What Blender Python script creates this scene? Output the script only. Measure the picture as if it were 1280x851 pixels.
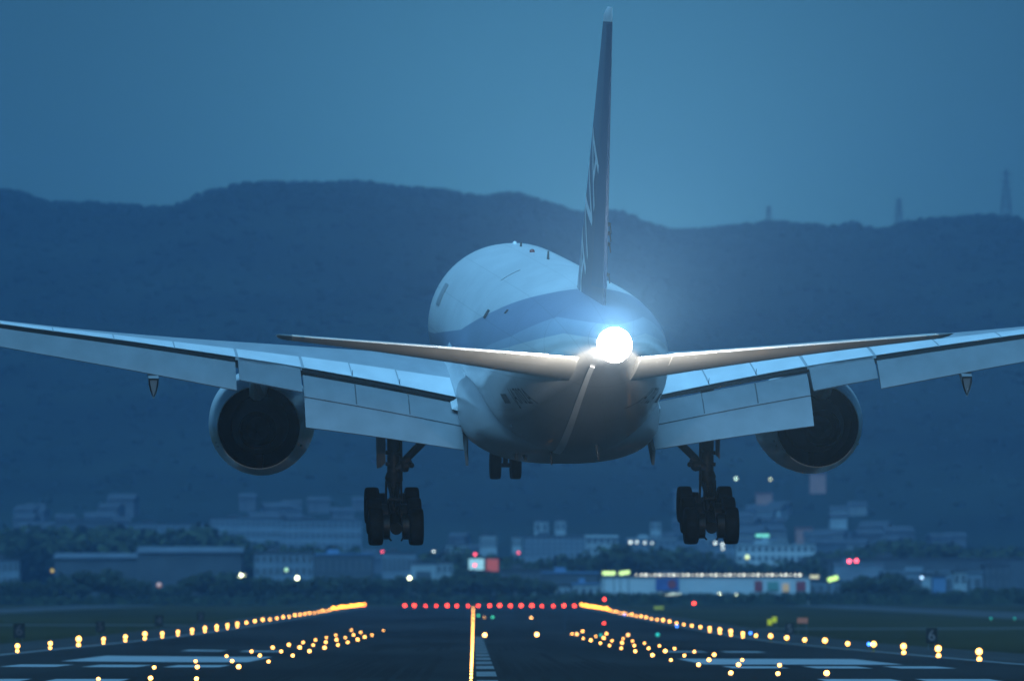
import bpy, bmesh, math, random
from mathutils import Vector, Matrix, Euler, noise
for o in list(bpy.data.objects): bpy.data.objects.remove(o)
SC = bpy.context.scene
COL = SC.collection
R = math.radians
rnd = random.Random(7)

# ------------------------------------------------------------------ camera
CAM_H, FPX, HOR_Y, VP_X = 3.47, 12500.0, 741.0, 592.0
YAW = math.atan((640 - VP_X) / FPX)
PITCH = math.atan((HOR_Y - 425.5) / FPX)
cd = bpy.data.cameras.new('camera'); cam = bpy.data.objects.new('camera', cd); COL.objects.link(cam)
cam.location = (0, 0, CAM_H)
cam.rotation_euler = (R(90) + PITCH, 0, -YAW)
cd.sensor_width = 36.0; cd.lens = FPX * 36.0 / 1280.0
cd.clip_start = 1.0; cd.clip_end = 40000
cd.dof.use_dof = True; cd.dof.focus_distance = 338; cd.dof.aperture_fstop = 1.95
SC.camera = cam

# ------------------------------------------------------------------ world, sun, exposure
SUN_EL, SUN_AZ = R(58), R(192)         # soft dusk skylight comes from above and behind the camera
w = bpy.data.worlds.new('World'); SC.world = w; w.use_nodes = True
nt = w.node_tree; nt.nodes.clear()
out = nt.nodes.new('ShaderNodeOutputWorld'); bg = nt.nodes.new('ShaderNodeBackground')
sky = nt.nodes.new('ShaderNodeTexSky'); sky.sky_type = 'NISHITA'; sky.sun_disc = False
sky.sun_elevation = SUN_EL; sky.sun_rotation = SUN_AZ; sky.air_density = 1.0; sky.dust_density = 0.6; sky.ozone_density = 4.0
tint = nt.nodes.new('ShaderNodeMix'); tint.data_type = 'RGBA'; tint.blend_type = 'MULTIPLY'; tint.inputs[0].default_value = 1
tint.inputs[7].default_value = (0.117, 0.348, 0.495, 1)
nt.links.new(sky.outputs[0], tint.inputs[6]); 
# bright spot added to the sky ahead, imitating lens vignetting around the frame
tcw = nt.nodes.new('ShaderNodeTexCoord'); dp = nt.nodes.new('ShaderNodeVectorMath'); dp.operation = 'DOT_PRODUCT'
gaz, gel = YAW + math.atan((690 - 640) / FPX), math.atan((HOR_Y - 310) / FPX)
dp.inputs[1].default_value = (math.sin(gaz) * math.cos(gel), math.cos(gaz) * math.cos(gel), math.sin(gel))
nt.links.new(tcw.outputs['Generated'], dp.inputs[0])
def wm(op, a, b):
    n = nt.nodes.new('ShaderNodeMath'); n.operation = op
    for i, v in enumerate((a, b)):
        if isinstance(v, (int, float)): n.inputs[i].default_value = v
        else: nt.links.new(v, n.inputs[i])
    return n.outputs[0]
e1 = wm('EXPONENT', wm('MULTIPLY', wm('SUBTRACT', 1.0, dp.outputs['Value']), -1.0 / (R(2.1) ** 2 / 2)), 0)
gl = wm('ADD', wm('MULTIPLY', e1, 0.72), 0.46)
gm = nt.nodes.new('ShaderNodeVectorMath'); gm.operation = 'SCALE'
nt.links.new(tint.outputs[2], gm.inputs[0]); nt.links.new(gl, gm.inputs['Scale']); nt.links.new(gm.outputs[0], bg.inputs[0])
bg.inputs[1].default_value = 0.10
nt.links.new(bg.outputs[0], out.inputs[0])
sd = bpy.data.lights.new('sun', 'SUN'); sun = bpy.data.objects.new('sun', sd); COL.objects.link(sun)
sd.energy = 5.0; sd.angle = R(50); sd.color = (0.21, 0.60, 1.0)
sun.rotation_euler = (R(90) - SUN_EL, 0, R(180) - SUN_AZ)
SC.view_settings.view_transform = 'Standard'; SC.view_settings.look = 'None'
SC.view_settings.exposure = 0.0; SC.view_settings.gamma = 1.0
SC.render.engine = 'CYCLES'
SC.cycles.max_bounces = 5; SC.cycles.diffuse_bounces = 2; SC.cycles.glossy_bounces = 3; SC.cycles.volume_bounces = 0
SC.cycles.sample_clamp_indirect = 4.0

# ------------------------------------------------------------------ helpers
def mesh_obj(name, bm, mat=None, parent=None, smooth=False, mats=None, loc=None):
    bmesh.ops.recalc_face_normals(bm, faces=bm.faces)
    me = bpy.data.meshes.new(name); bm.to_mesh(me); bm.free()
    for m in (mats or [mat]): me.materials.append(m)
    if smooth:
        for p in me.polygons: p.use_smooth = True
        try: me.set_sharp_from_angle(angle=R(38))
        except Exception: pass
    o = bpy.data.objects.new(name, me); COL.objects.link(o)
    if parent: o.parent = parent
    if loc: o.location = loc
    return o
def tag(o, label=None, cat=None, group=None, kind=None):
    if label: o['label'] = label
    if cat: o['category'] = cat
    if group: o['group'] = group
    if kind: o['kind'] = kind
    return o
def empty(name, loc, label=None, cat=None, group=None, rot=(0, 0, 0), parent=None):
    o = bpy.data.objects.new(name, None); COL.objects.link(o); o.location = loc; o.rotation_euler = rot
    o.empty_display_size = 0.5
    if parent: o.parent = parent
    return tag(o, label, cat, group)
def copy_tree(o, parent=None):
    c = o.copy(); COL.objects.link(c)
    if parent: c.parent = parent
    for ch in [q for q in o.children]: copy_tree(ch, c)
    return c
def ring_loft(bm, rings, cap0=True, cap1=True, closed=True):
    vs = [[bm.verts.new(p) for p in r] for r in rings]
    n = len(vs[0])
    for a, b in zip(vs, vs[1:]):
        for i in range(n if closed else n - 1):
            j = (i + 1) % n
            try: bm.faces.new((a[i], a[j], b[j], b[i]))
            except ValueError: pass
    if cap0: bm.faces.new(vs[0])
    if cap1: bm.faces.new(vs[-1][::-1])
    return vs
def box(bm, c, s, rot=None, taper=1.0):
    m = rot or Matrix.Identity(3)
    vs = []
    for dz in (-.5, .5):
        k = taper if dz > 0 else 1.0
        for dx, dy in ((-.5, -.5), (.5, -.5), (.5, .5), (-.5, .5)):
            vs.append(bm.verts.new(Vector(c) + m @ Vector((dx * s[0] * k, dy * s[1] * k, dz * s[2]))))
    for f in ((0, 1, 2, 3), (7, 6, 5, 4), (0, 4, 5, 1), (1, 5, 6, 2), (2, 6, 7, 3), (3, 7, 4, 0)):
        bm.faces.new([vs[i] for i in f])
def tube(bm, a, b, r0, r1=None, n=16):
    a, b = Vector(a), Vector(b); r1 = r0 if r1 is None else r1
    d = (b - a).normalized()
    u = d.orthogonal().normalized(); v = d.cross(u)
    rings = [[p + (u * math.cos(t) + v * math.sin(t)) * r for t in [2 * math.pi * i / n for i in range(n)]] for p, r in ((a, r0), (b, r1))]
    ring_loft(bm, rings)
def lathe(bm, prof, axis_o, axis='y', n=48, cap0=False, cap1=False):
    """prof: list of (a, r) along axis direction."""
    rings = []
    for a, r in prof:
        rg = []
        for i in range(n):
            t = 2 * math.pi * i / n
            c, s_ = math.cos(t) * r, math.sin(t) * r
            p = {'y': (c, a, s_), 'x': (a, c, s_), 'z': (c, s_, a)}[axis]
            rg.append(Vector(axis_o) + Vector(p))
        rings.append(rg)
    ring_loft(bm, rings, cap0, cap1)
def blob(bm, c, r, sub=2, sx=1, sy=1, sz=1, jit=0.0, seed=0):
    res = bmesh.ops.create_icosphere(bm, subdivisions=sub, radius=1.0)
    for v in res['verts']:
        k = 1 + jit * noise.noise(v.co * 1.9 + Vector((seed * 3.1, seed * 1.7, 0)))
        v.co = Vector(c) + Vector((v.co.x * r * sx * k, v.co.y * r * sy * k, v.co.z * r * sz * k))
def interp(x, pts):
    if x <= pts[0][0]: return pts[0][1]
    for (a, b), (c, d) in zip(pts, pts[1:]):
        if x <= c:
            return b + (d - b) * (x - a) / (c - a)
    return pts[-1][1]
def smooth_interp(x, pts):
    """Catmull-Rom through pts."""
    if x <= pts[0][0]: return pts[0][1]
    if x >= pts[-1][0]: return pts[-1][1]
    for i in range(len(pts) - 1):
        if pts[i][0] <= x <= pts[i + 1][0]:
            x0, y0 = pts[i]; x1, y1 = pts[i + 1]
            h = x1 - x0
            m0 = (y1 - pts[i - 1][1]) / (x1 - pts[i - 1][0]) if i > 0 else (y1 - y0) / h
            m1 = (pts[i + 2][1] - y0) / (pts[i + 2][0] - x0) if i + 2 < len(pts) else (y1 - y0) / h
            t = (x - x0) / h
            return (2*t**3 - 3*t*t + 1)*y0 + (t**3 - 2*t*t + t)*h*m0 + (-2*t**3 + 3*t*t)*y1 + (t**3 - t*t)*h*m1
def sstep(t):
    t = max(0.0, min(1.0, t)); return t * t * (3 - 2 * t)
CY, SY = math.cos(YAW), math.sin(YAW)
def at(px, py, d):
    """World point seen at pixel (px, py) of the 1280 px photograph, at distance d along the view."""
    xc = (px - 640) / FPX * d
    z = CAM_H + (HOR_Y - py) / FPX * d
    return Vector((xc * CY + d * SY, d * CY - xc * SY, z))
ORD1 = 'first second third fourth fifth sixth seventh eighth ninth tenth eleventh twelfth thirteenth fourteenth fifteenth sixteenth seventeenth eighteenth nineteenth'.split()
TENS = 'twenty thirty forty fifty sixty seventy eighty ninety'.split()
def ordw(n):
    if n < 20: return ORD1[n - 1]
    h = n // 100; n2 = n % 100
    pre = '' if not h else 'hundred-and-'
    if n2 == 0: return 'hundredth'
    if n2 < 20: return pre + ORD1[n2 - 1]
    t = TENS[n2 // 10 - 2]
    return pre + (t[:-1] + 'ieth' if n2 % 10 == 0 else t + '-' + ORD1[n2 % 10 - 1])

# ------------------------------------------------------------------ materials
def nodes_of(m):
    m.use_nodes = True
    return m.node_tree, m.node_tree.nodes['Principled BSDF']
def mat(name, col, rough=0.5, spec=0.5, metal=0.0, var=0.0, scale=1.0, bump=0.0, coat=0.0, detail=6, stretch=None):
    m = bpy.data.materials.new(name); t, b = nodes_of(m)
    b.inputs['Roughness'].default_value = rough
    b.inputs['Specular IOR Level'].default_value = spec
    b.inputs['Metallic'].default_value = metal
    b.inputs['Coat Weight'].default_value = coat
    b.inputs['Coat Roughness'].default_value = 0.12
    b.inputs['Base Color'].default_value = (*col, 1)
    if var > 0 or bump > 0:
        tc = t.nodes.new('ShaderNodeTexCoord'); nz = t.nodes.new('ShaderNodeTexNoise')
        nz.inputs['Scale'].default_value = scale; nz.inputs['Detail'].default_value = detail
        src = tc.outputs['Object']
        if stretch:
            mp = t.nodes.new('ShaderNodeMapping'); mp.inputs['Scale'].default_value = stretch
            t.links.new(src, mp.inputs[0]); src = mp.outputs[0]
        t.links.new(src, nz.inputs['Vector'])
        rp = t.nodes.new('ShaderNodeValToRGB')
        rp.color_ramp.elements[0].position = 0.3; rp.color_ramp.elements[1].position = 0.7
        rp.color_ramp.elements[0].color = (*[c * (1 - var) for c in col], 1)
        rp.color_ramp.elements[1].color = (*[min(1, c * (1 + var)) for c in col], 1)
        t.links.new(nz.outputs[0], rp.inputs[0]); t.links.new(rp.outputs[0], b.inputs['Base Color'])
        if bump > 0:
            bp = t.nodes.new('ShaderNodeBump'); bp.inputs['Strength'].default_value = bump
            t.links.new(nz.outputs[0], bp.inputs['Height']); t.links.new(bp.outputs[0], b.inputs['Normal'])
    return m
def glow(name, col, strength):
    m = bpy.data.materials.new(name); t, b = nodes_of(m)
    b.inputs['Base Color'].default_value = (*col, 1)
    b.inputs['Emission Color'].default_value = (*col, 1)
    b.inputs['Emission Strength'].default_value = strength
    m.cycles.emission_sampling = 'NONE'
    return m
M = {}
M['grey'] = mat('wing_grey_paint', (0.34, 0.37, 0.40), 0.38, var=0.10, scale=1.2, stretch=(1.0, 0.25, 1.0), coat=0.1)
M['pale'] = mat('pale_panel_paint', (0.72, 0.74, 0.76), 0.35, var=0.07, scale=1.4, stretch=(1.0, 0.3, 1.0), coat=0.1)
M['flap'] = mat('flap_grey_paint', (0.15, 0.165, 0.18), 0.42, var=0.10, scale=1.5, stretch=(1.0, 0.3, 1.0))
M['door'] = mat('gear_door_paint', (.10, .10, .105), .5, var=.15, scale=2)
M['cove'] = mat('dark_cove', (0.02, 0.02, 0.022), 0.7, 0.2)
M['seam'] = mat('panel_seam', (0.05, 0.055, 0.06), 0.6, 0.3)
M['white'] = mat('white_paint', (0.80, 0.81, 0.82), 0.3, var=0.04, scale=0.8, coat=0.3)
M['nacelle'] = mat('nacelle_paint', (0.66, 0.68, 0.70), 0.3, var=0.08, scale=1.0, coat=0.3)
M['belly'] = mat('belly_grey_paint', (0.33, 0.34, 0.36), 0.36, var=0.12, scale=0.9, stretch=(1.0, 0.3, 1.0), coat=0.15)
M['duct'] = mat('black_duct', (0.007, 0.006, 0.006), 0.8, 0.1, var=0.3, scale=3)  # near-black colour for the engine's inner parts
M['hot'] = mat('heat_stained_metal', (0.035, 0.03, 0.028), 0.6, 0.3, metal=0.4, var=0.3, scale=4)
M['tyre'] = mat('black_rubber', (0.008, 0.0075, 0.0075), 0.85, 0.12, var=0.3, scale=6)
M['gear'] = mat('gear_metal', (0.014, 0.013, 0.013), 0.5, 0.4, metal=0.3, var=0.3, scale=8)
M['rim'] = mat('wheel_rim', (0.022, 0.022, 0.022), 0.45, 0.5, metal=0.6, var=0.2, scale=9)
M['navy'] = mat('navy_fin_paint', (0.012, 0.042, 0.115), 0.35, var=0.08, scale=1.0, coat=0.4)
M['rudder'] = mat('blue_rudder_paint', (0.02, 0.075, 0.16), 0.5, var=0.08, scale=1.0)
M['letter'] = mat('white_letter_paint', (0.78, 0.80, 0.82), 0.35)
M['ink'] = mat('dark_letter_paint', (0.03, 0.035, 0.05), 0.5)
M['metal'] = mat('bare_metal', (0.62, 0.64, 0.66), 0.28, metal=0.9, var=0.1, scale=5)
M['tailmetal'] = mat('tailplane_paint', (0.56, 0.54, 0.51), 0.36, var=0.10, scale=1.2, stretch=(1, .3, 1), coat=0.15)
M['strobe'] = glow('strobe_lens', (0.90, 0.97, 1.0), 60)

S0, Z0 = 31.8, 6.65
HALO_W, FILL_W = 1700000, 3200
def fuselage_paint():
    m = bpy.data.materials.new('airliner_livery'); t, b = nodes_of(m)
    N = t.nodes; L = t.links
    tc = N.new('ShaderNodeTexCoord'); sp = N.new('ShaderNodeSeparateXYZ'); L.new(tc.outputs['Object'], sp.inputs[0])
    def ma(op, a, bb=None, c=None):
        n = N.new('ShaderNodeMath'); n.operation = op
        for i, v in enumerate((a, bb, c)):
            if v is None: continue
            if isinstance(v, (int, float)): n.inputs[i].default_value = v
            else: L.new(v, n.inputs[i])
        return n.outputs[0]
    s = ma('SUBTRACT', S0, sp.outputs[1]); z = ma('SUBTRACT', sp.outputs[2], Z0)
    def curve(pts):                       # piecewise linear z(s) with s in 0..64, z in -4..4
        r = N.new('ShaderNodeValToRGB'); L.new(ma('DIVIDE', s, 64.0), r.inputs[0])
        e = r.color_ramp.elements
        while len(e) < len(pts): e.new(0.5)
        for i, (a, q) in enumerate(pts):
            e[i].position = a / 64.0; e[i].color = ((q + 4) / 8,) * 3 + (1,)
        return ma('MULTIPLY_ADD', r.outputs[0], 8.0, -4.0)
    top = curve([(0, -.5), (14, -.1), (30, .7), (42, 1.9), (50, 2.75), (54, 3.3)])
    mid = curve([(0, -1.0), (14, -.8), (30, -.15), (42, .5), (50, 1.3), (56, 2.2)])
    low = curve([(0, -1.2), (14, -1.0), (30, -.25), (42, .3), (50, .95), (58, 1.75)])
    bel = curve([(0, -1.9), (42, -1.75), (47, -1.5), (50, -1.0), (54, -.2), (58, .65), (63, 1.4)])  # belly grey; aft of the wing it also paints shade onto the tail underside
    def below(c, k=60.0): return ma('MULTIPLY_ADD', ma('SUBTRACT', c, z), k, 0.5)
    def mix(f, a, bb):
        n = N.new('ShaderNodeMix'); n.data_type = 'RGBA'; n.clamp_factor = True
        L.new(f, n.inputs[0])
        for i, v in ((6, a), (7, bb)):
            if isinstance(v, tuple): n.inputs[i].default_value = (*v, 1)
            else: L.new(v, n.inputs[i])
        return n.outputs[2]
    white = (0.80, 0.81, 0.82)
    c = mix(below(top), white, (0.28, 0.34, 0.47))
    c = mix(below(mid), c, (0.44, 0.52, 0.64))
    c = mix(below(low), c, white)
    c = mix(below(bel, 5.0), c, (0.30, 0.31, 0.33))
    nz = N.new('ShaderNodeTexNoise'); nz.inputs['Scale'].default_value = 0.9; nz.inputs['Detail'].default_value = 8
    mp = N.new('ShaderNodeMapping'); mp.inputs['Scale'].default_value = (1, .3, 1); L.new(tc.outputs['Object'], mp.inputs[0]); L.new(mp.outputs[0], nz.inputs['Vector'])
    dirt = N.new('ShaderNodeMapRange'); L.new(nz.outputs[0], dirt.inputs[0]); dirt.inputs[1].default_value = .35; dirt.inputs[2].default_value = .7
    dirt.inputs[3].default_value = 0.86; dirt.inputs[4].default_value = 1.0
    # skin joints: fine circumferential and lengthwise lines
    sj = ma('ABSOLUTE', ma('SUBTRACT', ma('FRACT', ma('DIVIDE', s, 5.3)), 0.5))
    line = ma('MULTIPLY_ADD', ma('LESS_THAN', sj, 0.005), -0.32, 1.0)
    ang = ma('ARCTAN2', z, sp.outputs[0])
    aj = ma('ABSOLUTE', ma('SUBTRACT', ma('FRACT', ma('MULTIPLY', ang, 2.07)), 0.5))
    line = ma('MULTIPLY', line, ma('MULTIPLY_ADD', ma('LESS_THAN', aj, 0.009), -0.20, 1.0))
    mm = N.new('ShaderNodeMix'); mm.data_type = 'RGBA'; mm.blend_type = 'MULTIPLY'; mm.inputs[0].default_value = 1
    L.new(c, mm.inputs[6]); L.new(ma('MULTIPLY', dirt.outputs[0], line), mm.inputs[7])
    L.new(mm.outputs[2], b.inputs['Base Color'])
    b.inputs['Roughness'].default_value = 0.3; b.inputs['Coat Weight'].default_value = 0.3; b.inputs['Coat Roughness'].default_value = 0.12
    return m

# ------------------------------------------------------------------ ground
YS = [-350, -100, 100, 250] + [350 + 25 * i for i in range(107)] + [3100, 3300, 3700, 4200, 4800, 5600, 6600, 8000, 9300]
XS = [-2900, -1400, -600, -250, -120, -60, -45, -30, -15, 0, 15, 30, 45, 60, 120, 250, 600, 1400, 2900]
DIPX = [(-250, 0.0), (-60, .70), (-30, .75), (-15, 1.1), (0, 1.1), (15, 1.15), (30, 1.25), (60, 1.2), (250, 0.0)]
DIPY = [(350, 0), (465, .1), (532, .25), (600, .38), (668, .5), (736, .63), (804, .75), (868, .85), (933, .95), (1000, 1.0), (1100, 1.05), (1300, 1.0), (1650, .85), (2220, .5), (2720, .3), (3000, 0)]
def gz(x, y): return -interp(x, DIPX) * smooth_interp(y, DIPY)
def sheet(name, x0, x1, y0, y1, dz, material, xs=None):
    bm = bmesh.new()
    xs = sorted(set([x0, x1] + [x for x in XS if x0 < x < x1])) if xs is None else xs
    ys = sorted(set([y0, y1] + [y for y in YS if y0 < y < y1]))
    g = [[bm.verts.new((x, y, gz(x, y) + dz)) for x in xs] for y in ys]
    for j in range(len(ys) - 1):
        for i in range(len(xs) - 1):
            bm.faces.new((g[j][i], g[j][i + 1], g[j + 1][i + 1], g[j + 1][i]))
    return tag(mesh_obj(name, bm, material), kind='structure')
M['grass'] = mat('mown_grass', (0.030, 0.030, 0.016), 0.95, 0.0, var=0.35, scale=0.02, stretch=(1, .12, 1), detail=8)
M['asphalt'] = mat('runway_asphalt', (0.020, 0.020, 0.021), 0.88, 0.05, var=0.5, scale=0.05, stretch=(1.0, 0.10, 1), detail=8)
M['shoulder'] = mat('shoulder_asphalt', (0.034, 0.035, 0.036), 0.85, 0.07, var=0.2, scale=0.05, stretch=(1, .1, 1))
M['mark'] = mat('runway_paint', (0.23, 0.25, 0.27), 0.75, 0.1, var=0.25, scale=0.6, detail=8)
M['worn'] = mat('worn_runway_paint', (0.13, 0.14, 0.15), 0.7, 0.2, var=0.5, scale=0.9, detail=8)
M['concrete'] = mat('taxiway_concrete', (0.05, 0.052, 0.055), 0.8, 0.15, var=0.2, scale=0.05)
sheet('ground', -2900, 2900, -350, 9300, 0, M['grass'])
sheet('shoulder', -37.5, 37.5, 150, 2775, 0.012, M['shoulder'])
sheet('runway', -30, 30, 150, 2760, 0.022, M['asphalt'])
sheet('taxiway', 37.6, 90, 1290, 1340, 0.012, M['concrete'])
sheet('taxiway.001', -90, -37.6, 1290, 1340, 0.012, M['concrete'])
sheet('taxiway.002', 90.1, 113, 300, 2900, 0.014, M['concrete'])
sheet('taxiway.003', -113, -90.1, 300, 2900, 0.014, M['concrete'])
sheet('perimeter_road', -600, 600, 2900.5, 2912, 0.016, M['concrete'])

def marks(name, quads, material, dz=0.03):
    bm = bmesh.new()
    for x0, x1, y0, y1 in quads:
        ys = sorted(set([y0, y1] + [y for y in YS if y0 < y < y1]))
        xs = sorted(set([x0, x1] + [x for x in XS if x0 < x < x1]))
        g = [[bm.verts.new((x, y, gz(x, y) + dz)) for x in xs] for y in ys]
        for j in range(len(ys) - 1):
            for i in range(len(xs) - 1):
                bm.faces.new((g[j][i], g[j][i + 1], g[j + 1][i + 1], g[j + 1][i]))
    return tag(mesh_obj(name, bm, material), kind='structure')
q = []
q += [(-22.5, -12.3, 545, 612), (12.0, 22.4, 520, 590)]                 # aiming points
for s_ in (-1, 1):
    for k in range(3):
        a = 12.4 + 4.0 * k
        x0, x1 = (a, a + 2.7) if s_ > 0 else (-a - 2.7, -a)
        q.append((x0, x1, 478 if s_ > 0 else 487, 500 if s_ > 0 else 511))
for s_ in (-1, 1):
    for k in range(2):
        a = 13.5 + 4.0 * k
        x0, x1 = (a, a + 2.7) if s_ > 0 else (-a - 2.7, -a)
        q.append((x0, x1, 690, 712))
    x0, x1 = (14, 17.0) if s_ > 0 else (-17.0, -14)
    q.append((x0, x1, 392, 408)); q.append((x0 + s_ * 4, x1 + s_ * 4, 392, 408))
marks('runway_marking', q, M['mark'])
q = []
for k in range(14):
    y0 = 372 + 50 * k
    q.append((0.12, 0.98, y0, y0 + 30))
marks('centreline_marking', q, M['worn'])
marks('edge_line_marking', [(-29.3, -28.5, 200, 2700), (28.5, 29.3, 200, 2700)], M['worn'])
M['rubber'] = mat('tyre_rubber_streaks', (0.017, 0.016, 0.016), 0.8, 0.03, var=0.3, scale=0.2, stretch=(1.5, .05, 1))
q = []
for k in range(26):
    x0 = (-8.2 + .5 * k) if k < 13 else (1.3 + .5 * (k - 13))
    for n in range(3):
        y0 = 360 + 330 * n + rnd.uniform(0, 90); q.append((x0, x0 + rnd.uniform(.22, .48), y0, y0 + rnd.uniform(130, 235)))
marks('rubber_streak', q, M['rubber'], 0.026)

# ------------------------------------------------------------------ mountain
RIDGE = [(-600, 235), (-350, 262), (-150, 240), (0, 241), (25, 244), (60, 256), (110, 260), (170, 264), (215, 267), (235, 262), (270, 247), (300, 238), (340, 234), (400, 233),
         (450, 231), (490, 236), (540, 240), (575, 245), (605, 250), (640, 244), (660, 250), (700, 263), (730, 272), (765, 268), (800, 280), (830, 290), (850, 292), (900, 288),
         (960, 282), (1000, 285), (1045, 287), (1060, 283), (1090, 291), (1110, 289), (1130, 281), (1180, 277), (1240, 273), (1280, 280), (1400, 262), (1600, 288), (1900, 270)]
DR = 8000.0
def hill_z(x, y):
    px = 640 + ((x - DR * SY) / DR) * FPX
    H = (HOR_Y - smooth_interp(px, RIDGE)) / FPX * DR + CAM_H
    t = (y - 4700) / (DR - 4700)
    f = 0.80 * sstep(t) + 0.20 * max(0, min(1, t)) if t <= 1 else 1 - 0.35 * sstep((y - DR) / 1400)
    n = noise.fractal(Vector((x / 260, y / 420, 3.3)), 1.0, 2.0, 4) * 22 * math.sin(math.pi * max(0, min(1, t))) if t < 1 else 0
    return H * f + n * f
bm = bmesh.new()
gx = [-2800 + 100 * i for i in range(13)] + [-1580 + 20 * i for i in range(159)] + [1600 + 100 * i for i in range(13)]
gy = [4700 + 60 * i for i in range(56)] + [8060 + 200 * i for i in range(7)]
g = [[bm.verts.new((x, y, hill_z(x, y) - 0.3)) for x in gx] for y in gy]
for j in range(len(gy) - 1):
    for i in range(len(gx) - 1):
        bm.faces.new((g[j][i], g[j][i + 1], g[j + 1][i + 1], g[j + 1][i]))
M['hill'] = mat('forested_slope', (0.014, 0.020, 0.014), 0.95, 0.03, var=0.4, scale=0.006, detail=10)
tag(mesh_obj('mountain', bm, M['hill'], smooth=True), kind='structure')
# woodland covering the slopes: reads as one mass
bm = bmesh.new()
M['woods'] = mat('mountain_woods', (0.015, 0.021, 0.014), 0.95, 0.03, var=0.35, scale=0.006, detail=9)
M['leaf'] = mat('dark_foliage', (0.032, 0.044, 0.022), 0.9, 0.1, var=0.45, scale=0.5)
def crownlet(bm, x, y, z, r, h):
    k = 6; a0 = rnd.random() * 6
    top = bm.verts.new((x + rnd.uniform(-.2, .2) * r, y, z + h))
    rings = []
    for f, rr in ((0.72, 0.62), (0.38, 1.0), (0.0, 0.75)):
        rings.append([bm.verts.new((x + math.cos(a0 + 6.283 * i / k) * r * rr * rnd.uniform(.75, 1.2), y + math.sin(a0 + 6.283 * i / k) * r * rr, z + h * f * rnd.uniform(.9, 1.08))) for i in range(k)])
    for i in range(k):
        bm.faces.new((top, rings[0][i], rings[0][(i + 1) % k]))
        for a, b2 in zip(rings, rings[1:]):
            bm.faces.new((a[i], b2[i], b2[(i + 1) % k], a[(i + 1) % k]))
for i in range(2600):
    x = rnd.uniform(-900, 900); y = DR + rnd.uniform(-60, 25)
    crownlet(bm, x, y, hill_z(x, y) - 1.5, rnd.uniform(1.8, 4.2), rnd.uniform(3, 6.2))
for i in range(9000):
    x = rnd.uniform(-700, 700); y = 5400 + 2550 * rnd.random() ** 0.7
    crownlet(bm, x, y, hill_z(x, y) - 1.5, rnd.uniform(2.2, 4.8), rnd.uniform(2.5, 6))
tag(mesh_obj('forest', bm, M['woods'], smooth=True), 'dark wooded cover over the whole mountain slope and ridge', 'forest', kind='stuff')





#<<AIR
# ------------------------------------------------------------------ airliner
PL_YAW, PL_PITCH = R(3.55) - YAW, R(3.9)
AX_X, AX_Z, AX_D = 1.36, 8.41, 348.7             # fuselage axis at station 31.8: right of / above the camera, distance
prot = Euler((PL_PITCH, R(-0.22), PL_YAW), 'XYZ')
axis_w = Vector((AX_X * CY + AX_D * SY, AX_D * CY - AX_X * SY, CAM_H + AX_Z))
root_loc = axis_w - prot.to_matrix() @ Vector((0, 0, Z0))
plane = empty('airliner', root_loc, 'white and blue twin-engine passenger jet landing with wheels and flaps down', 'airliner', rot=prot)
def P(x, s, z): return Vector((x, S0 - s, z + Z0))

# fuselage outline by station: top z, bottom z, half width
F_TOP = [(0, -.85), (.4, -.3), (1.2, .35), (2.6, 1.15), (4.2, 2.05), (6, 2.65), (8.5, 3.0), (11, 3.1), (42, 3.1), (48, 3.04), (54, 2.86), (58, 2.62), (61, 2.35), (62.6, 2.1), (62.9, 1.85)]
F_BOT = [(0, -.95), (.4, -1.45), (1.2, -1.85), (2.6, -2.4), (4.2, -2.75), (6, -2.98), (8.5, -3.08), (11, -3.1), (40, -3.1), (43, -3.0), (46, -2.6), (50, -1.65), (54, -.55), (58, .48), (61, 1.0), (62.6, 1.2), (62.9, 1.35)]
F_HW = [(0, .05), (.4, .6), (1.2, 1.15), (2.6, 1.85), (4.2, 2.4), (6, 2.8), (8.5, 3.04), (11, 3.1), (42, 3.1), (46, 3.0), (50, 2.66), (54, 2.1), (58, 1.35), (61, .72), (62.6, .36), (62.9, .22)]
def fus(s, a):
    """Surface point; a = angle from the right side, counter-clockwise seen from behind."""
    t, b_, hw = smooth_interp(s, F_TOP), smooth_interp(s, F_BOT), smooth_interp(s, F_HW)
    cz, hh = (t + b_) / 2, (t - b_) / 2
    return math.cos(a) * hw, cz + math.sin(a) * hh
stations = [0, .15, .4, .8, 1.2, 1.9, 2.6, 3.4, 4.2, 5, 6, 7.2, 8.5, 11] + [12 + i for i in range(31)] + [42 + .7 * i for i in range(1, 29)] + [62, 62.3, 62.6, 62.8, 62.9]
bm = bmesh.new()
ring_loft(bm, [[P(fus(s, 2 * math.pi * i / 72)[0], s, fus(s, 2 * math.pi * i / 72)[1]) for i in range(72)] for s in stations])
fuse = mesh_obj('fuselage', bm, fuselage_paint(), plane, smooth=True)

# wing-to-body fairing
FR = [(17, .2, .2, -2.9), (18.5, 2.2, .75, -2.5), (21, 3.15, 1.3, -2.2), (25, 3.36, 1.68, -1.95), (31, 3.42, 1.8, -1.85), (36, 3.40, 1.78, -1.85), (38.5, 3.28, 1.66, -1.88), (40.5, 3.0, 1.4, -1.95), (42, 2.5, 1.05, -2.1), (43.5, 1.7, .55, -2.42), (44.4, .6, .2, -2.62)]
bm = bmesh.new(); rings = []
for k in range(40):
    s = 17 + k * (44.4 - 17) / 39
    hw = smooth_interp(s, [(a, b_) for a, b_, c, d in FR]); hh = smooth_interp(s, [(a, c) for a, b_, c, d in FR]); cz = smooth_interp(s, [(a, d) for a, b_, c, d in FR])
    rg = []
    for i in range(56):
        a = 2 * math.pi * i / 56; c_, s_ = math.cos(a), math.sin(a); e = 2 / 2.5
        rg.append(P(math.copysign(abs(c_) ** e, c_) * hw, s, cz + math.copysign(abs(s_) ** e, s_) * hh))
    rings.append(rg)
ring_loft(bm, rings)
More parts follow.
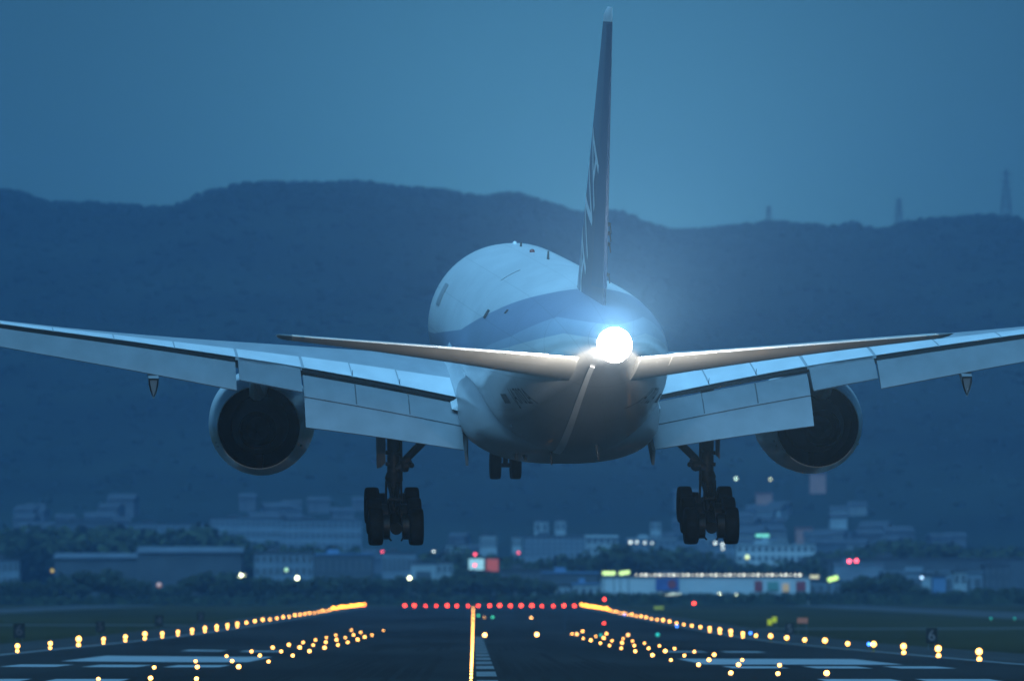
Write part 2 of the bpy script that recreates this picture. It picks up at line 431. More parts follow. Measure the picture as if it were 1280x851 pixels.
fairing = mesh_obj('belly_fairing', bm, M['belly'], plane, smooth=True)
# main gear bay doors' outline and vents on the fairing
for x, s, z in ((-1.55, 41.6, -2.98), (-1.85, 41.4, -2.95)):
    bm = bmesh.new(); box(bm, P(x, s, z), (.09, .5, .30), Euler((.5, 0, .2)).to_matrix())
    mesh_obj('vent', bm, M['seam'], fairing)

# lifting surfaces
def yt(t, th, te):
    return 5 * th * (.2969 * math.sqrt(t) - .126 * t - .3516 * t * t + .2843 * t ** 3 - .1036 * t ** 4) + te * t
TT = [1, .95, .88, .8, .72, .62, .5, .4, .3, .2, .12, .06, .025, .006]
def foil(x, sle, zle, chord, ang, th, te=0.0, up=1.0, lo=1.0):
    pts = []
    for t in TT: pts.append((t, yt(t, th, te) * up))
    pts.append((0, 0))
    for t in TT[::-1]: pts.append((t, -yt(t, th, te) * lo))
    ca, sa = math.cos(ang), math.sin(ang)
    return [P(x, sle + chord * (t * ca + u * sa), zle + chord * (-t * sa + u * ca)) for t, u in pts]
W_TES = [(2.4, 33.55), (3.3, 33.6), (8.75, 33.9), (11.05, 34.6), (19.2, 37.0), (30.4, 40.4)]
W_TEZ = [(2.4, -1.75), (3.3, -1.56), (6, -1.0), (8.75, -.48), (11.05, -.08), (15, .56), (19.2, 1.19), (25, 2.15), (30.4, 3.25)]
W_LES = [(2.4, 19.6), (3.3, 20.4), (30.4, 38.1)]
W_INC = [(2.4, 2.6), (3.3, 2.4), (6, 1.2), (8.75, .2), (11.05, -.9), (15, -2.7), (19.2, -3.8), (30.4, -3.8)]
W_TH = [(2.4, .118), (8.75, .105), (15, .095), (30.4, .09)]
def wsec(y):
    te_s, te_z, le, inc = smooth_interp(y, W_TES), smooth_interp(y, W_TEZ), interp(y, W_LES), R(smooth_interp(y, W_INC))
    c = te_s - le
    return le, te_z + c * math.sin(inc), c / math.cos(inc), inc, interp(y, W_TH)
def wing_pt(y, t, off=0.0):
    le, zl, c, a, th = wsec(y)
    u = yt(t, th, .006) * .85 + off / c
    return le + c * (t * math.cos(a) + u * math.sin(a)), zl + c * (-t * math.sin(a) + u * math.cos(a))
WY = [2.4, 3.3, 4.5, 6, 7.4, 8.75, 9.9, 11.05, 13, 15, 17, 19.2, 22, 25, 28, 29.6, 30.2, 30.45]
def panel(pts, material, name, parent, thick=.02):
    """A thin skin over a grid of points (list of rows); given real thickness."""
    bm = bmesh.new()
    top = [[bm.verts.new(p) for p in r] for r in pts]
    bot = [[bm.verts.new(Vector(p) - Vector((0, 0, thick))) for p in r] for r in pts]
    nr, nc = len(pts), len(pts[0])
    for i in range(nr - 1):
        for j in range(nc - 1):
            bm.faces.new((top[i][j], top[i][j + 1], top[i + 1][j + 1], top[i + 1][j]))
            bm.faces.new((bot[i][j], bot[i + 1][j], bot[i + 1][j + 1], bot[i][j + 1]))
    for i in range(nr - 1):
        bm.faces.new((top[i][0], top[i + 1][0], bot[i + 1][0], bot[i][0])); bm.faces.new((top[i][-1], bot[i][-1], bot[i + 1][-1], top[i + 1][-1]))
    for j in range(nc - 1):
        bm.faces.new((top[0][j], bot[0][j], bot[0][j + 1], top[0][j + 1])); bm.faces.new((top[-1][j], top[-1][j + 1], bot[-1][j + 1], bot[-1][j]))
    return mesh_obj(name, bm, material, parent, smooth=True)
def flap_piece(sg, y0, y1, sz0, sz1, c0, c1, a0, a1, th, material, name, parent, te=0.01):
    bm = bmesh.new(); rings = []
    for k in range(7):
        f = k / 6; y = y0 + (y1 - y0) * f
        s = sz0[0] + (sz1[0] - sz0[0]) * f; z = sz0[1] + (sz1[1] - sz0[1]) * f
        # follow the curve of the wing's rear edge
        bow = smooth_interp(y, W_TEZ) - (smooth_interp(y0, W_TEZ) * (1 - f) + smooth_interp(y1, W_TEZ) * f)
        rings.append(foil(sg * y, s, z + bow, c0 + (c1 - c0) * f, R(a0 + (a1 - a0) * f), th, te))
    ring_loft(bm, rings)
    return mesh_obj(name, bm, material, parent, smooth=True)

for sg in (-1, 1):
    bm = bmesh.new(); rings = []
    for y in WY:
        le, zl, c, a, th = wsec(y)
        if y > 29.9: c *= .8 if y < 30.3 else .35; th *= .8
        rings.append(foil(sg * y, le, zl, c, a, th, .006, .85, 1.0))
    ring_loft(bm, rings)
    wing = mesh_obj('wing', bm, M['grey'], plane, smooth=True)
    # spoilers and the pale strip of skin ahead of the flaps
    sp = [(3.45, 5.35, .74), (5.4, 7.0, .735), (7.05, 8.7, .73), (8.8, 11.0, .74), (11.1, 13.2, .74), (13.25, 15.3, .745), (15.35, 17.4, .75), (17.45, 19.5, .755), (19.55, 22.4, .77)]
    for y0, y1, t0 in sp:
        rows = []
        for f in range(5):
            y = y0 + (y1 - y0) * f / 4
            rows.append([P(sg * y, *wing_pt(y, t, .022)) for t in (t0, t0 + .06, t0 + .12, t0 + .18, 1.006)])
        panel(rows, M['pale'], 'spoiler', wing, .016)
    # dark cove behind the rear spar
    for y0, y1 in ((3.4, 8.78), (11.12, 22.3)):
        bm = bmesh.new()
        rows = []
        for f in range(9):
            y = y0 + (y1 - y0) * f / 8
            s, z = wing_pt(y, 1.0)
            rows.append([P(sg * y, s - .03, z - .02), P(sg * y, s + .02, z - .03), P(sg * y, s + .03, z - .15), P(sg * y, s - .35, z - .17)])
        ring_loft(bm, rows)
        mesh_obj('flap_cove', bm, M['cove'], wing)
    # inboard double slotted flap
    i0, i1 = smooth_interp(3.35, W_TEZ), smooth_interp(8.6, W_TEZ)
    t0, t1 = smooth_interp(3.35, W_TES), smooth_interp(8.6, W_TES)
    fl = flap_piece(sg, 3.3, 8.76, (t0 + .02, i0 - .19), (t1 + .02, i1 - .19), 1.66, 1.66, 24, 24, .085, M['flap'], 'inboard_flap', plane)
    d = 1.66
    sa, ca = math.sin(R(24)), math.cos(R(24))
    flap_piece(sg, 3.3, 8.76, (t0 + .02 + d * ca - .06, i0 - .21 - d * sa), (t1 + .02 + d * ca - .06, i1 - .21 - d * sa), 1.38, 1.66, 33, 36, .07, M['flap'], 'aft_flap', fl)
    # chordwise joints in the flap skins
    for yj in (5.1, 6.95):
        f = (yj - 3.3) / 5.46; zj = smooth_interp(yj, W_TEZ) - .19; sj = t0 + .02 + (t1 - t0) * f
        bm = bmesh.new(); rr = []
        for q in (.10, .5, .95):
            u = yt(q, .085, .01) + .006; ps, pz = sj + 1.66 * (q * ca + u * sa), zj + 1.66 * (-q * sa + u * ca)
            rr.append([P(sg * yj - .018, ps, pz), P(sg * yj + .018, ps, pz), P(sg * yj + .018, ps, pz - .03), P(sg * yj - .018, ps, pz - .03)])
        ring_loft(bm, rr); mesh_obj('skin_joint', bm, M['seam'], fl)
    # hinge brackets seen at the flap ends
    bm = bmesh.new()
    for y, z0, z1, sx in ((3.12, i0 - 1.1, i0 - 2.15, .09),):
        vs = [P(sg * (y - .05), t0 + 1.2, z0), P(sg * (y + .07), t0 + 1.2, z0), P(sg * (y + .09), t0 + 2.9, z1 + .5), P(sg * (y + .04), t0 + 3.0, z1)]
        ws = [v + Vector((sg * sx, 0, 0)) for v in vs]
        ring_loft(bm, [vs, ws])
    mesh_obj('flap_track', bm, M['seam'], fl)
    # flaperon
    a0, a1 = 8.84, 11.02
    flap_piece(sg, a0, a1, (smooth_interp(a0, W_TES) - .02, smooth_interp(a0, W_TEZ) - .075), (smooth_interp(a1, W_TES) - .02, smooth_interp(a1, W_TEZ) - .075), 1.95, 1.75, 20, 20, .08, M['flap'], 'flaperon', plane)
    # outboard single slotted flap
    b0, b1 = 11.12, 22.3
    of = None
    flo = flap_piece(sg, b0, b1, (smooth_interp(b0, W_TES) + .02, smooth_interp(b0, W_TEZ) - .15), (smooth_interp(b1, W_TES) + .02, smooth_interp(b1, W_TEZ) - .11), 1.90, 1.0, 28, 28, .08, M['flap'], 'outboard_flap', plane)
    # aileron
    flap_piece(sg, 22.5, 28.6, (smooth_interp(22.5, W_TES) - .02, smooth_interp(22.5, W_TEZ) - .05), (smooth_interp(28.6, W_TES) - .02, smooth_interp(28.6, W_TEZ) - .05), .9, .6, 3, 3, .09, M['grey'], 'aileron', wing)
    # flap track fairings (canoes)
    for y, dz, wd in ((14.0, .95, .19), (18.9 + 2.6, .8, .19)):
        le, zl, c, a, th = wsec(y); zt = smooth_interp(y, W_TEZ); ts = smooth_interp(y, W_TES)
        bm = bmesh.new(); rings = []
        for s, zz, hw, hh in ((ts - 3.6, zt - .35, .02, .03), (ts - 2.6, zt - .5, wd * .7, .25), (ts - 1.2, zt - .58, wd, .36), (ts + .1, zt - .88, wd, .36), (ts + 1.0, zt - dz - .20, wd * .95, .36), (ts + 1.75, zt - dz - .44, wd * .9, .34)):
            rings.append([P(sg * y + hw * u, s, zz + hh * v) for u, v in ((-1, 1), (-1.0, .35), (-.62, -.4), (-.12, -1), (.12, -1), (.62, -.4), (1.0, .35), (1, 1))])
        vs = ring_loft(bm, rings, True, False)
        # open aft end: a pale bulkhead set inside the rim
        mesh_obj('flap_track_fairing', bm, M['flap'], wing, smooth=False)
        s = ts + 1.70; zz = zt - dz - .42; hw, hh = wd * .8, .3
        bm = bmesh.new()
        rr = [[P(sg * y + hw * u, s + q, zz + hh * v) for u, v in ((-.9, .9), (-.5, -.2), (-.05, -.9), (.05, -.9), (.5, -.2), (.9, .9))] for q in (-.03, 0)]
        ring_loft(bm, rr)
        mesh_obj('fairing_end', bm, M['door'], wing)
    # static wicks on the spoiler edge
    for y in (5.375, 7.02):
        bm = bmesh.new(); s, z = wing_pt(y, .985, .02)
        tube(bm, P(sg * y, s, z), P(sg * y, s + .25, z + .18), .014, .008, 8)
        mesh_obj('spoiler_hinge', bm, M['seam'], wing)
    # root fillet between wing and body
    bm = bmesh.new(); rings = []
    for k in range(9):
        f = k / 8; s = 24 + f * 10.6
        zt = wing_pt(3.0, min(1, max(0.02, (s - 20.1) / 13.4)), 0)[1]
        zt = zt if s < 33.4 else smooth_interp(3.0, W_TEZ) - .15 * (s - 33.4)
        rings.append([P(sg * 2.7, s, zt + .75), P(sg * 3.08, s, zt + .62), P(sg * 3.22, s, zt + .3), P(sg * 3.42, s, zt + .06), P(sg * 3.62, s, zt - .05), P(sg * 2.7, s, zt - .3)])
    ring_loft(bm, rings)
    mesh_obj('wing_root_fillet', bm, M['nacelle'], plane, smooth=True)

    # engine
    ex, ez = sg * 9.8, -2.86
    eng_rot = 0
    bm = bmesh.new()
    lathe(bm, [(S0 - s, r) for s, r in ((23.5, 1.30), (22.0, 1.36), (20.8, 1.52), (20.3, 1.62), (20.25, 1.70), (20.5, 1.78), (21.3, 1.86), (22.6, 1.90), (24.2, 1.86), (25.6, 1.72), (26.6, 1.56), (27.05, 1.475), (27.05, 1.445))], (ex, 0, ez + Z0), 'y', 72)
    eng = mesh_obj('engine', bm, M['nacelle'], plane, smooth=True)
    bm = bmesh.new()
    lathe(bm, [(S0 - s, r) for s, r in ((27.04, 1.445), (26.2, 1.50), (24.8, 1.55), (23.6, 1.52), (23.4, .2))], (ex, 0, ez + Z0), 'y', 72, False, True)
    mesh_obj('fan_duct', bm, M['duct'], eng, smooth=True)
    bm = bmesh.new()
    lathe(bm, [(S0 - s, r) for s, r in ((23.6, .9), (25.0, 1.02), (26.6, .98), (28.0, .80), (28.9, .66), (28.9, .63), (27.6, .62), (27.5, .2))], (ex, 0, ez + Z0), 'y', 56, True, True)
    core = mesh_obj('core_nozzle', bm, M['hot'], eng, smooth=True)
    bm = bmesh.new()
    lathe(bm, [(S0 - s, r) for s, r in ((27.45, .42), (28.6, .38), (29.4, .24), (30.0, .03))], (ex, 0, ez + Z0), 'y', 40, True, True)
    mesh_obj('exhaust_plug', bm, M['duct'], eng, smooth=True)
    # duct struts
    for k in range(2):
        a = R(90 + 180 * k); bm = bmesh.new()
        box(bm, P(ex, 25.6, ez) + Vector((math.cos(a) * 1.22, 0, math.sin(a) * 1.22)), (.22, 2.2, .62))
        mesh_obj('duct_strut', bm, M['duct'], eng)
    # pylon
    bm = bmesh.new(); rings = []
    for s, z0, z1, hw in ((21.6, ez + 1.86, ez + 1.92, .05), (23.6, ez + 1.7, ez + 2.35, .26), (25.5, ez + 1.35, ez + 2.45, .32), (27.4, ez + 1.0, ez + 2.3, .34), (29.2, ez + 1.05, ez + 2.2, .30), (31.2, ez + 1.5, ez + 2.1, .2), (32.6, ez + 1.85, ez + 2.0, .06)):
        rings.append([P(ex - hw, s, z1), P(ex - hw * .9, s, z0 + .15), P(ex - hw * .3, s, z0), P(ex + hw * .3, s, z0), P(ex + hw * .9, s, z0 + .15), P(ex + hw, s, z1)])
    ring_loft(bm, rings)
    mesh_obj('engine_pylon', bm, M['nacelle'], eng, smooth=False)
    for k, a in enumerate((200, 206, 336)):
        bm = bmesh.new(); blob(bm, P(ex + math.cos(R(a)) * 1.62, 26.7, ez + math.sin(R(a)) * 1.62), .045, 1)
        mesh_obj('latch', bm, M['metal'], eng)

    # the engines are toed: turn the whole engine about its intake
    T = Matrix.Translation(P(ex, 23.5, ez)) @ Matrix.Rotation(R(-3.6 if sg < 0 else -.3), 4, 'Z') @ Matrix.Translation(-P(ex, 23.5, ez))
    for o in [eng] + list(eng.children):
        o.data.transform(T)

    # tailplane
    bm = bmesh.new(); rings = []
    H_LE = [(1.0, 53.4), (1.6, 53.9), (10.55, 61.2), (10.76, 61.9)]
    H_TE = [(1.0, 60.4), (1.6, 60.5), (10.55, 63.35), (10.76, 63.3)]
    def hz_te(y): return 1.12 + (y - 1.6) * .0905
    ys = [1.0, 1.6, 3, 4.5, 6, 7.5, 9, 10.1, 10.28]
    HA = [(1.0, -6.3), (1.6, -6.3), (10.6, -3.5)]
    def hsec(y):
        le, te, a = interp(y, H_LE), interp(y, H_TE), R(interp(y, HA)); c = te - le
        return le, hz_te(y) + c * math.sin(a), c / math.cos(a), a
    def hfoil(y, th, tmax=1.0):
        le, zl, c, a = hsec(y)
        return foil(sg * y, le, zl, c, a, th, .004, .75, 1.15)
    for y in ys: rings.append(hfoil(y, .105 - .02 * y / 10))
    ring_loft(bm, rings)
    tp = mesh_obj('tailplane', bm, M['tailmetal'], plane, smooth=True)
    bm = bmesh.new()
    ring_loft(bm, [hfoil(10.30, .086), hfoil(10.55, .08), hfoil(10.70, .07), hfoil(10.76, .03)])
    mesh_obj('tip_cap', bm, M['metal'], tp, smooth=True)
    # elevator: the rear quarter as its own slab, hinge gap left as a dark line
    bm = bmesh.new(); rings = []
    for y in (2.0, 4, 6, 8, 9.9):
        le, zl, c, a = hsec(y)
        th = .105 - .02 * y / 10
        pts = []
        for t in (1.012, .93, .82, .74): pts.append((t, yt(min(t, 1), th, .004) * .75 + .0022))
        for t in (.74, .82, .93, 1.012): pts.append((t, -yt(min(t, 1), th, .004) * 1.15 - .0022))
        rings.append([P(sg * y, le + c * (t * math.cos(a) + u * math.sin(a)), zl + c * (-t * math.sin(a) + u * math.cos(a))) for t, u in pts])
    ring_loft(bm, rings)
    mesh_obj('elevator', bm, M['tailmetal'], tp, smooth=True)
    for y in (9.4, 8.7, 5.6, 3.4):
        bm = bmesh.new(); le, zl, c, a = hsec(y)
        tube(bm, P(sg * y, le + c, zl - c * math.sin(a) - .02), P(sg * y, le + c + .22, zl - c * math.sin(a) - .05), .012, .006, 6)
        mesh_obj('static_wick', bm, M['seam'], tp)

# fin
V_LE = [(2.4, 47.2), (3.0, 48.7), (12.02, 58.5), (12.28, 59.3)]
V_TE = [(2.4, 57.6), (3.0, 57.9), (12.02, 61.2), (12.28, 61.2)]
V_TH = [(2.4, .085), (3.0, .082), (12.6, .082)]
def vfoil(z, k=1.0):
    le, te, th = interp(z, V_LE), interp(z, V_TE), interp(z, V_TH) * k; c = te - le
    pts = [(t, yt(t, th, .004)) for t in TT] + [(0, 0)] + [(t, -yt(t, th, .004)) for t in TT[::-1]]
    return [P(u * c, le + t * c, z) for t, u in pts]
def fin_half(s, z):
    le, te, th = interp(z, V_LE), interp(z, V_TE), interp(z, V_TH); c = te - le
    t = max(0.001, min(1, (s - le) / c)); return yt(t, th, .004) * c
bm = bmesh.new()
ring_loft(bm, [vfoil(z) for z in (2.4, 3.0, 4, 5.5, 7, 8.5, 10, 11.2, 11.8)])
fin = mesh_obj('tail_fin', bm, M['navy'], plane, smooth=True)
bm = bmesh.new()
ring_loft(bm, [vfoil(11.81), vfoil(12.02), vfoil(12.18, .8), vfoil(12.28, .3)])
mesh_obj('fin_tip', bm, M['pale'], fin, smooth=True)
bm = bmesh.new(); rings = []
for z in (3.2, 5, 7, 9, 11, 11.75):
    le, te, th = interp(z, V_LE), interp(z, V_TE), interp(z, V_TH); c = te - le
    pts = [(t, yt(min(1, t), th, .004) + .0022) for t in (1.015, .93, .82, .73)] + [(t, -yt(min(1, t), th, .004) - .0022) for t in (.73, .82, .93, 1.015)]
    rings.append([P(u * c, le + t * c, z) for t, u in pts])
ring_loft(bm, rings)
rud = mesh_obj('rudder', bm, M['rudder'], fin, smooth=True)
for z in (3.6, 4.6, 4.95, 5.25):
    bm = bmesh.new(); le, te = interp(z, V_LE), interp(z, V_TE)
    blob(bm, P(.16, te - 1.1, z), .07, 1, 1.3, 1.6, 1)
    tube(bm, P(.2, te - 1.1, z), P(.2, te - .6, z - .25), .02, .02, 8)
    mesh_obj('rudder_actuator', bm, M['seam'], rud)

# lettering helper: text outlines laid on a surface
def lettering(name, text, size, place, material, parent, shear=0.0, space=1.0, cuts=2):
    cu = bpy.data.curves.new(name, 'FONT'); cu.body = text; cu.size = size; cu.shear = shear; cu.space_character = space
    ob = bpy.data.objects.new(name, cu); COL.objects.link(ob)
    me = bpy.data.meshes.new_from_object(ob.evaluated_get(bpy.context.evaluated_depsgraph_get()))
    bpy.data.objects.remove(ob)
    bm = bmesh.new(); bm.from_mesh(me); bpy.data.meshes.remove(me)
    bmesh.ops.triangulate(bm, faces=bm.faces)
    for _ in range(cuts):
        bmesh.ops.subdivide_edges(bm, edges=bm.edges, cuts=1)
        bmesh.ops.triangulate(bm, faces=bm.faces)
    for v in bm.verts: v.co = place(v.co.x, v.co.y)
    return mesh_obj(name, bm, material, parent)
dl = Vector((10.6, 9.35)).normalized()                 # along the fin's leading edge (s, z)
for sg in (-1, 1):
    def onfin(u, v, sg=sg):
        # u runs up the fin along the sweep, v across it toward the leading edge
        if sg > 0: u = 9.6 - u
        s = 51.45 + dl.x * u - dl.y * (v - 2.4) * sg * -1 if False else 51.0 + dl.x * u + dl.y * ((2.3 - v) if sg < 0 else v)
        z = 4.0 + dl.y * u - dl.x * ((2.3 - v) if sg < 0 else v)
        return P(sg * (fin_half(s, z) + .012), s, z)
    lettering('fin_lettering', 'ANA', 3.2, onfin, M['letter'], fin, shear=.25, space=1.12, cuts=3)
for sg in (-1, 1):
    def onbody(u, v, sg=sg):
        s = 48.7 + u if sg < 0 else 51.6 - u
        zt, zb, hw = smooth_interp(s, F_TOP), smooth_interp(s, F_BOT), smooth_interp(s, F_HW)
        cz, hh = (zt + zb) / 2, (zt - zb) / 2
        a = math.asin(max(-.99, min(.99, (-.95 + v - cz + .05 * (s - 49)) / hh)))
        return P(sg * (math.cos(a) * hw + .012), s, cz + math.sin(a) * (hh + .012))
    lettering('registration', 'JA702A', .74, onbody, M['ink'], fuse, space=1.0, cuts=2)
    bm = bmesh.new()
    rows = [[onbody(-1.6 + .9 * i / 3 if sg < 0 else 3.3 + .9 * i / 3, .02 + .3 * j / 2) for i in range(4)] for j in range(3)]
    bm.free(); panel(rows, M['ink'], 'flag', fuse, .006)

# small fittings on the body
def on_top(s, a_deg, h=0.0):
    x, z = fus(s, R(a_deg)); return P(x, s, z + h)
for s, a, l, h in ((28.5, 88, .6, .30), (15, 90, .4, .16)):
    bm = bmesh.new(); p = on_top(s, a)
    rr = [[p + Vector((u * .05, -v * l, -.05)) for u, v in ((-1, 0), (1, 0), (.3, 1), (-.3, 1))], [p + Vector((u * .03, -.25 - v * l * .5, h)) for u, v in ((-1, 0), (1, 0), (.3, 1), (-.3, 1))]]
    ring_loft(bm, rr)
    mesh_obj('blade_antenna', bm, M['seam'], fuse)
bm = bmesh.new(); blob(bm, on_top(11.5, 90), .09, 2, .9, 2.2, 1); mesh_obj('satellite_antenna', bm, M['white'], fuse, smooth=True)
bm = bmesh.new(); blob(bm, on_top(21.5, 90, .02), .10, 2); mesh_obj('beacon', bm, mat('red_beacon_glass', (.16, .02, .02), .2), fuse, smooth=True)
for s0, s1, a0, a1, nm in ((33.0, 33.9, 112, 126, 'access_panel'), (12.6, 14.6, 163, 147, 'cabin_door'), (38.2, 39.3, 146, 152, 'drain_mast'), (45.2, 45.8, 141, 144, 'drain_mast')):
    rows = []
    for i in range(6):
        a = a0 + (a1 - a0) * i / 5
        rows.append([P(*(lambda x, z, s: (x * 1.004, s, z + .012))(*fus(s, R(a)), s)) for s in (s0, (s0 + s1) / 2, s1)])
    panel(rows, M['belly'] if nm == 'cabin_door' else M['seam'], nm, fuse, .01) if nm != 'access_panel' else panel([r[:1] + [r[0] + Vector((0.03, -.05, 0.0))] for r in rows], M['seam'], nm, fuse, .01)
for p0, p1 in ((P(.55, 46.5, -2.5), P(.6, 46.9, -2.95)), (P(-.8, 43.9, -2.85), P(-.8, 44.2, -3.25))):
    bm = bmesh.new(); tube(bm, p0, p1, .05, .03, 10); mesh_obj('drain_pipe', bm, M['seam'], fuse)
# pale strip along the keel
rows = []
for k in range(28):
    s = 43.8 + k * .56
    wd = .13 - .06 * k / 27
    x0 = -.62 + .006 * k
    r_ = []
    for q in (-1, -.33, .33, 1):
        x = x0 + q * wd
        zt, zb, hw = smooth_interp(s, F_TOP), smooth_interp(s, F_BOT), smooth_interp(s, F_HW)
        cz, hh = (zt + zb) / 2, (zt - zb) / 2
        r_.append(P(x, s, cz - hh * math.sqrt(max(0, 1 - (x / hw) ** 2)) - .02))
    rows.append(r_)
panel(rows, M['pale'], 'keel_strip', fuse, .02)
for x, s, z in ((-2.2, 45, -1.9), (-1.85, 44.6, -2.2), (2.65, 45.5, -.2)):
    bm = bmesh.new(); blob(bm, P(x, s, z), .05, 1); mesh_obj('service_port', bm, M['metal'], fuse)

# tail cone end: exhaust, lamp housing and the white strobe
bm = bmesh.new()
lathe(bm, [(S0 - 62.6, .30), (S0 - 63.0, .27), (S0 - 63.0, .22), (S0 - 62.7, .20)], (0, 0, 1.62 + Z0), 'y', 32, True, True)
mesh_obj('tail_exhaust', bm, M['hot'], fuse, smooth=True)
TLX, TLS, TLZ = -.06, 63.25, 1.60
bm = bmesh.new(); tube(bm, P(TLX, 62.7, TLZ - .28), P(TLX, 63.2, TLZ - .25), .09, .06, 16); blob(bm, P(TLX, TLS - .02, TLZ - .05), .05, 1)
mesh_obj('lamp_housing', bm, M['metal'], fuse, smooth=True)
bm = bmesh.new(); blob(bm, P(TLX, TLS, TLZ), .56, 4, 1, .8, 1)
lens = mesh_obj('tail_strobe', bm, M['strobe'], plane, smooth=True)
ld = bpy.data.lights.new('halo_beam', 'SPOT'); lo = bpy.data.objects.new('halo_beam', ld); COL.objects.link(lo); lo.parent = plane
ld.energy = HALO_W; ld.spot_size = R(100); ld.spot_blend = 0.2; ld.shadow_soft_size = .05; ld.color = (1.0, 0.86, 0.72)
lo.location = P(TLX, TLS + .60, TLZ); lo.rotation_euler = (R(-90 - 38), 0, 0)     # added beam aimed aft and upward to raise a halo in the haze
ld2 = bpy.data.lights.new('tail_fill', 'POINT'); lo2 = bpy.data.objects.new('tail_fill', ld2); COL.objects.link(lo2); lo2.parent = plane
ld2.energy = FILL_W; ld2.shadow_soft_size = .12; ld2.color = (1.0, 0.95, 0.86)
lo2.location = P(TLX, TLS - .35, TLZ - .80)  # added lamp under the tail cone, brightening the tailplane's underside

# landing gear
def wheel_mesh(r, w):
    prof = [(-.30, .40), (-.40, .55), (-.47, .72), (-.5, .84), (-.47, .93), (-.38, .985), (-.2, 1.0), (0, 1.0), (.2, 1.0), (.38, .985), (.47, .93), (.5, .84), (.47, .72), (.40, .55), (.30, .40)]
    bm = bmesh.new(); lathe(bm, [(a * w, q * r) for a, q in prof], (0, 0, 0), 'x', 56)
    for k in (-.22, 0, .22): pass
    return bm
def rim_mesh(r, w):
    bm = bmesh.new(); lathe(bm, [(-.36 * w, .12 * r), (-.30 * w, .2 * r), (-.22 * w, .34 * r), (-.34 * w, .42 * r), (-.36 * w, .53 * r), (.36 * w, .53 * r), (.34 * w, .42 * r), (.22 * w, .34 * r), (.30 * w, .2 * r), (.36 * w, .12 * r)], (0, 0, 0), 'x', 40, True, True)
    return bm
def add_wheel(parent, c, r, w, proto=[]):
    key = (r, w)
    tyre = mesh_obj('tyre', wheel_mesh(r, w), M['tyre'], parent, smooth=True, loc=c)
    rim = mesh_obj('rim', rim_mesh(r, w), M['rim'], tyre, smooth=True)
    return tyre
TILT = R(11.3)
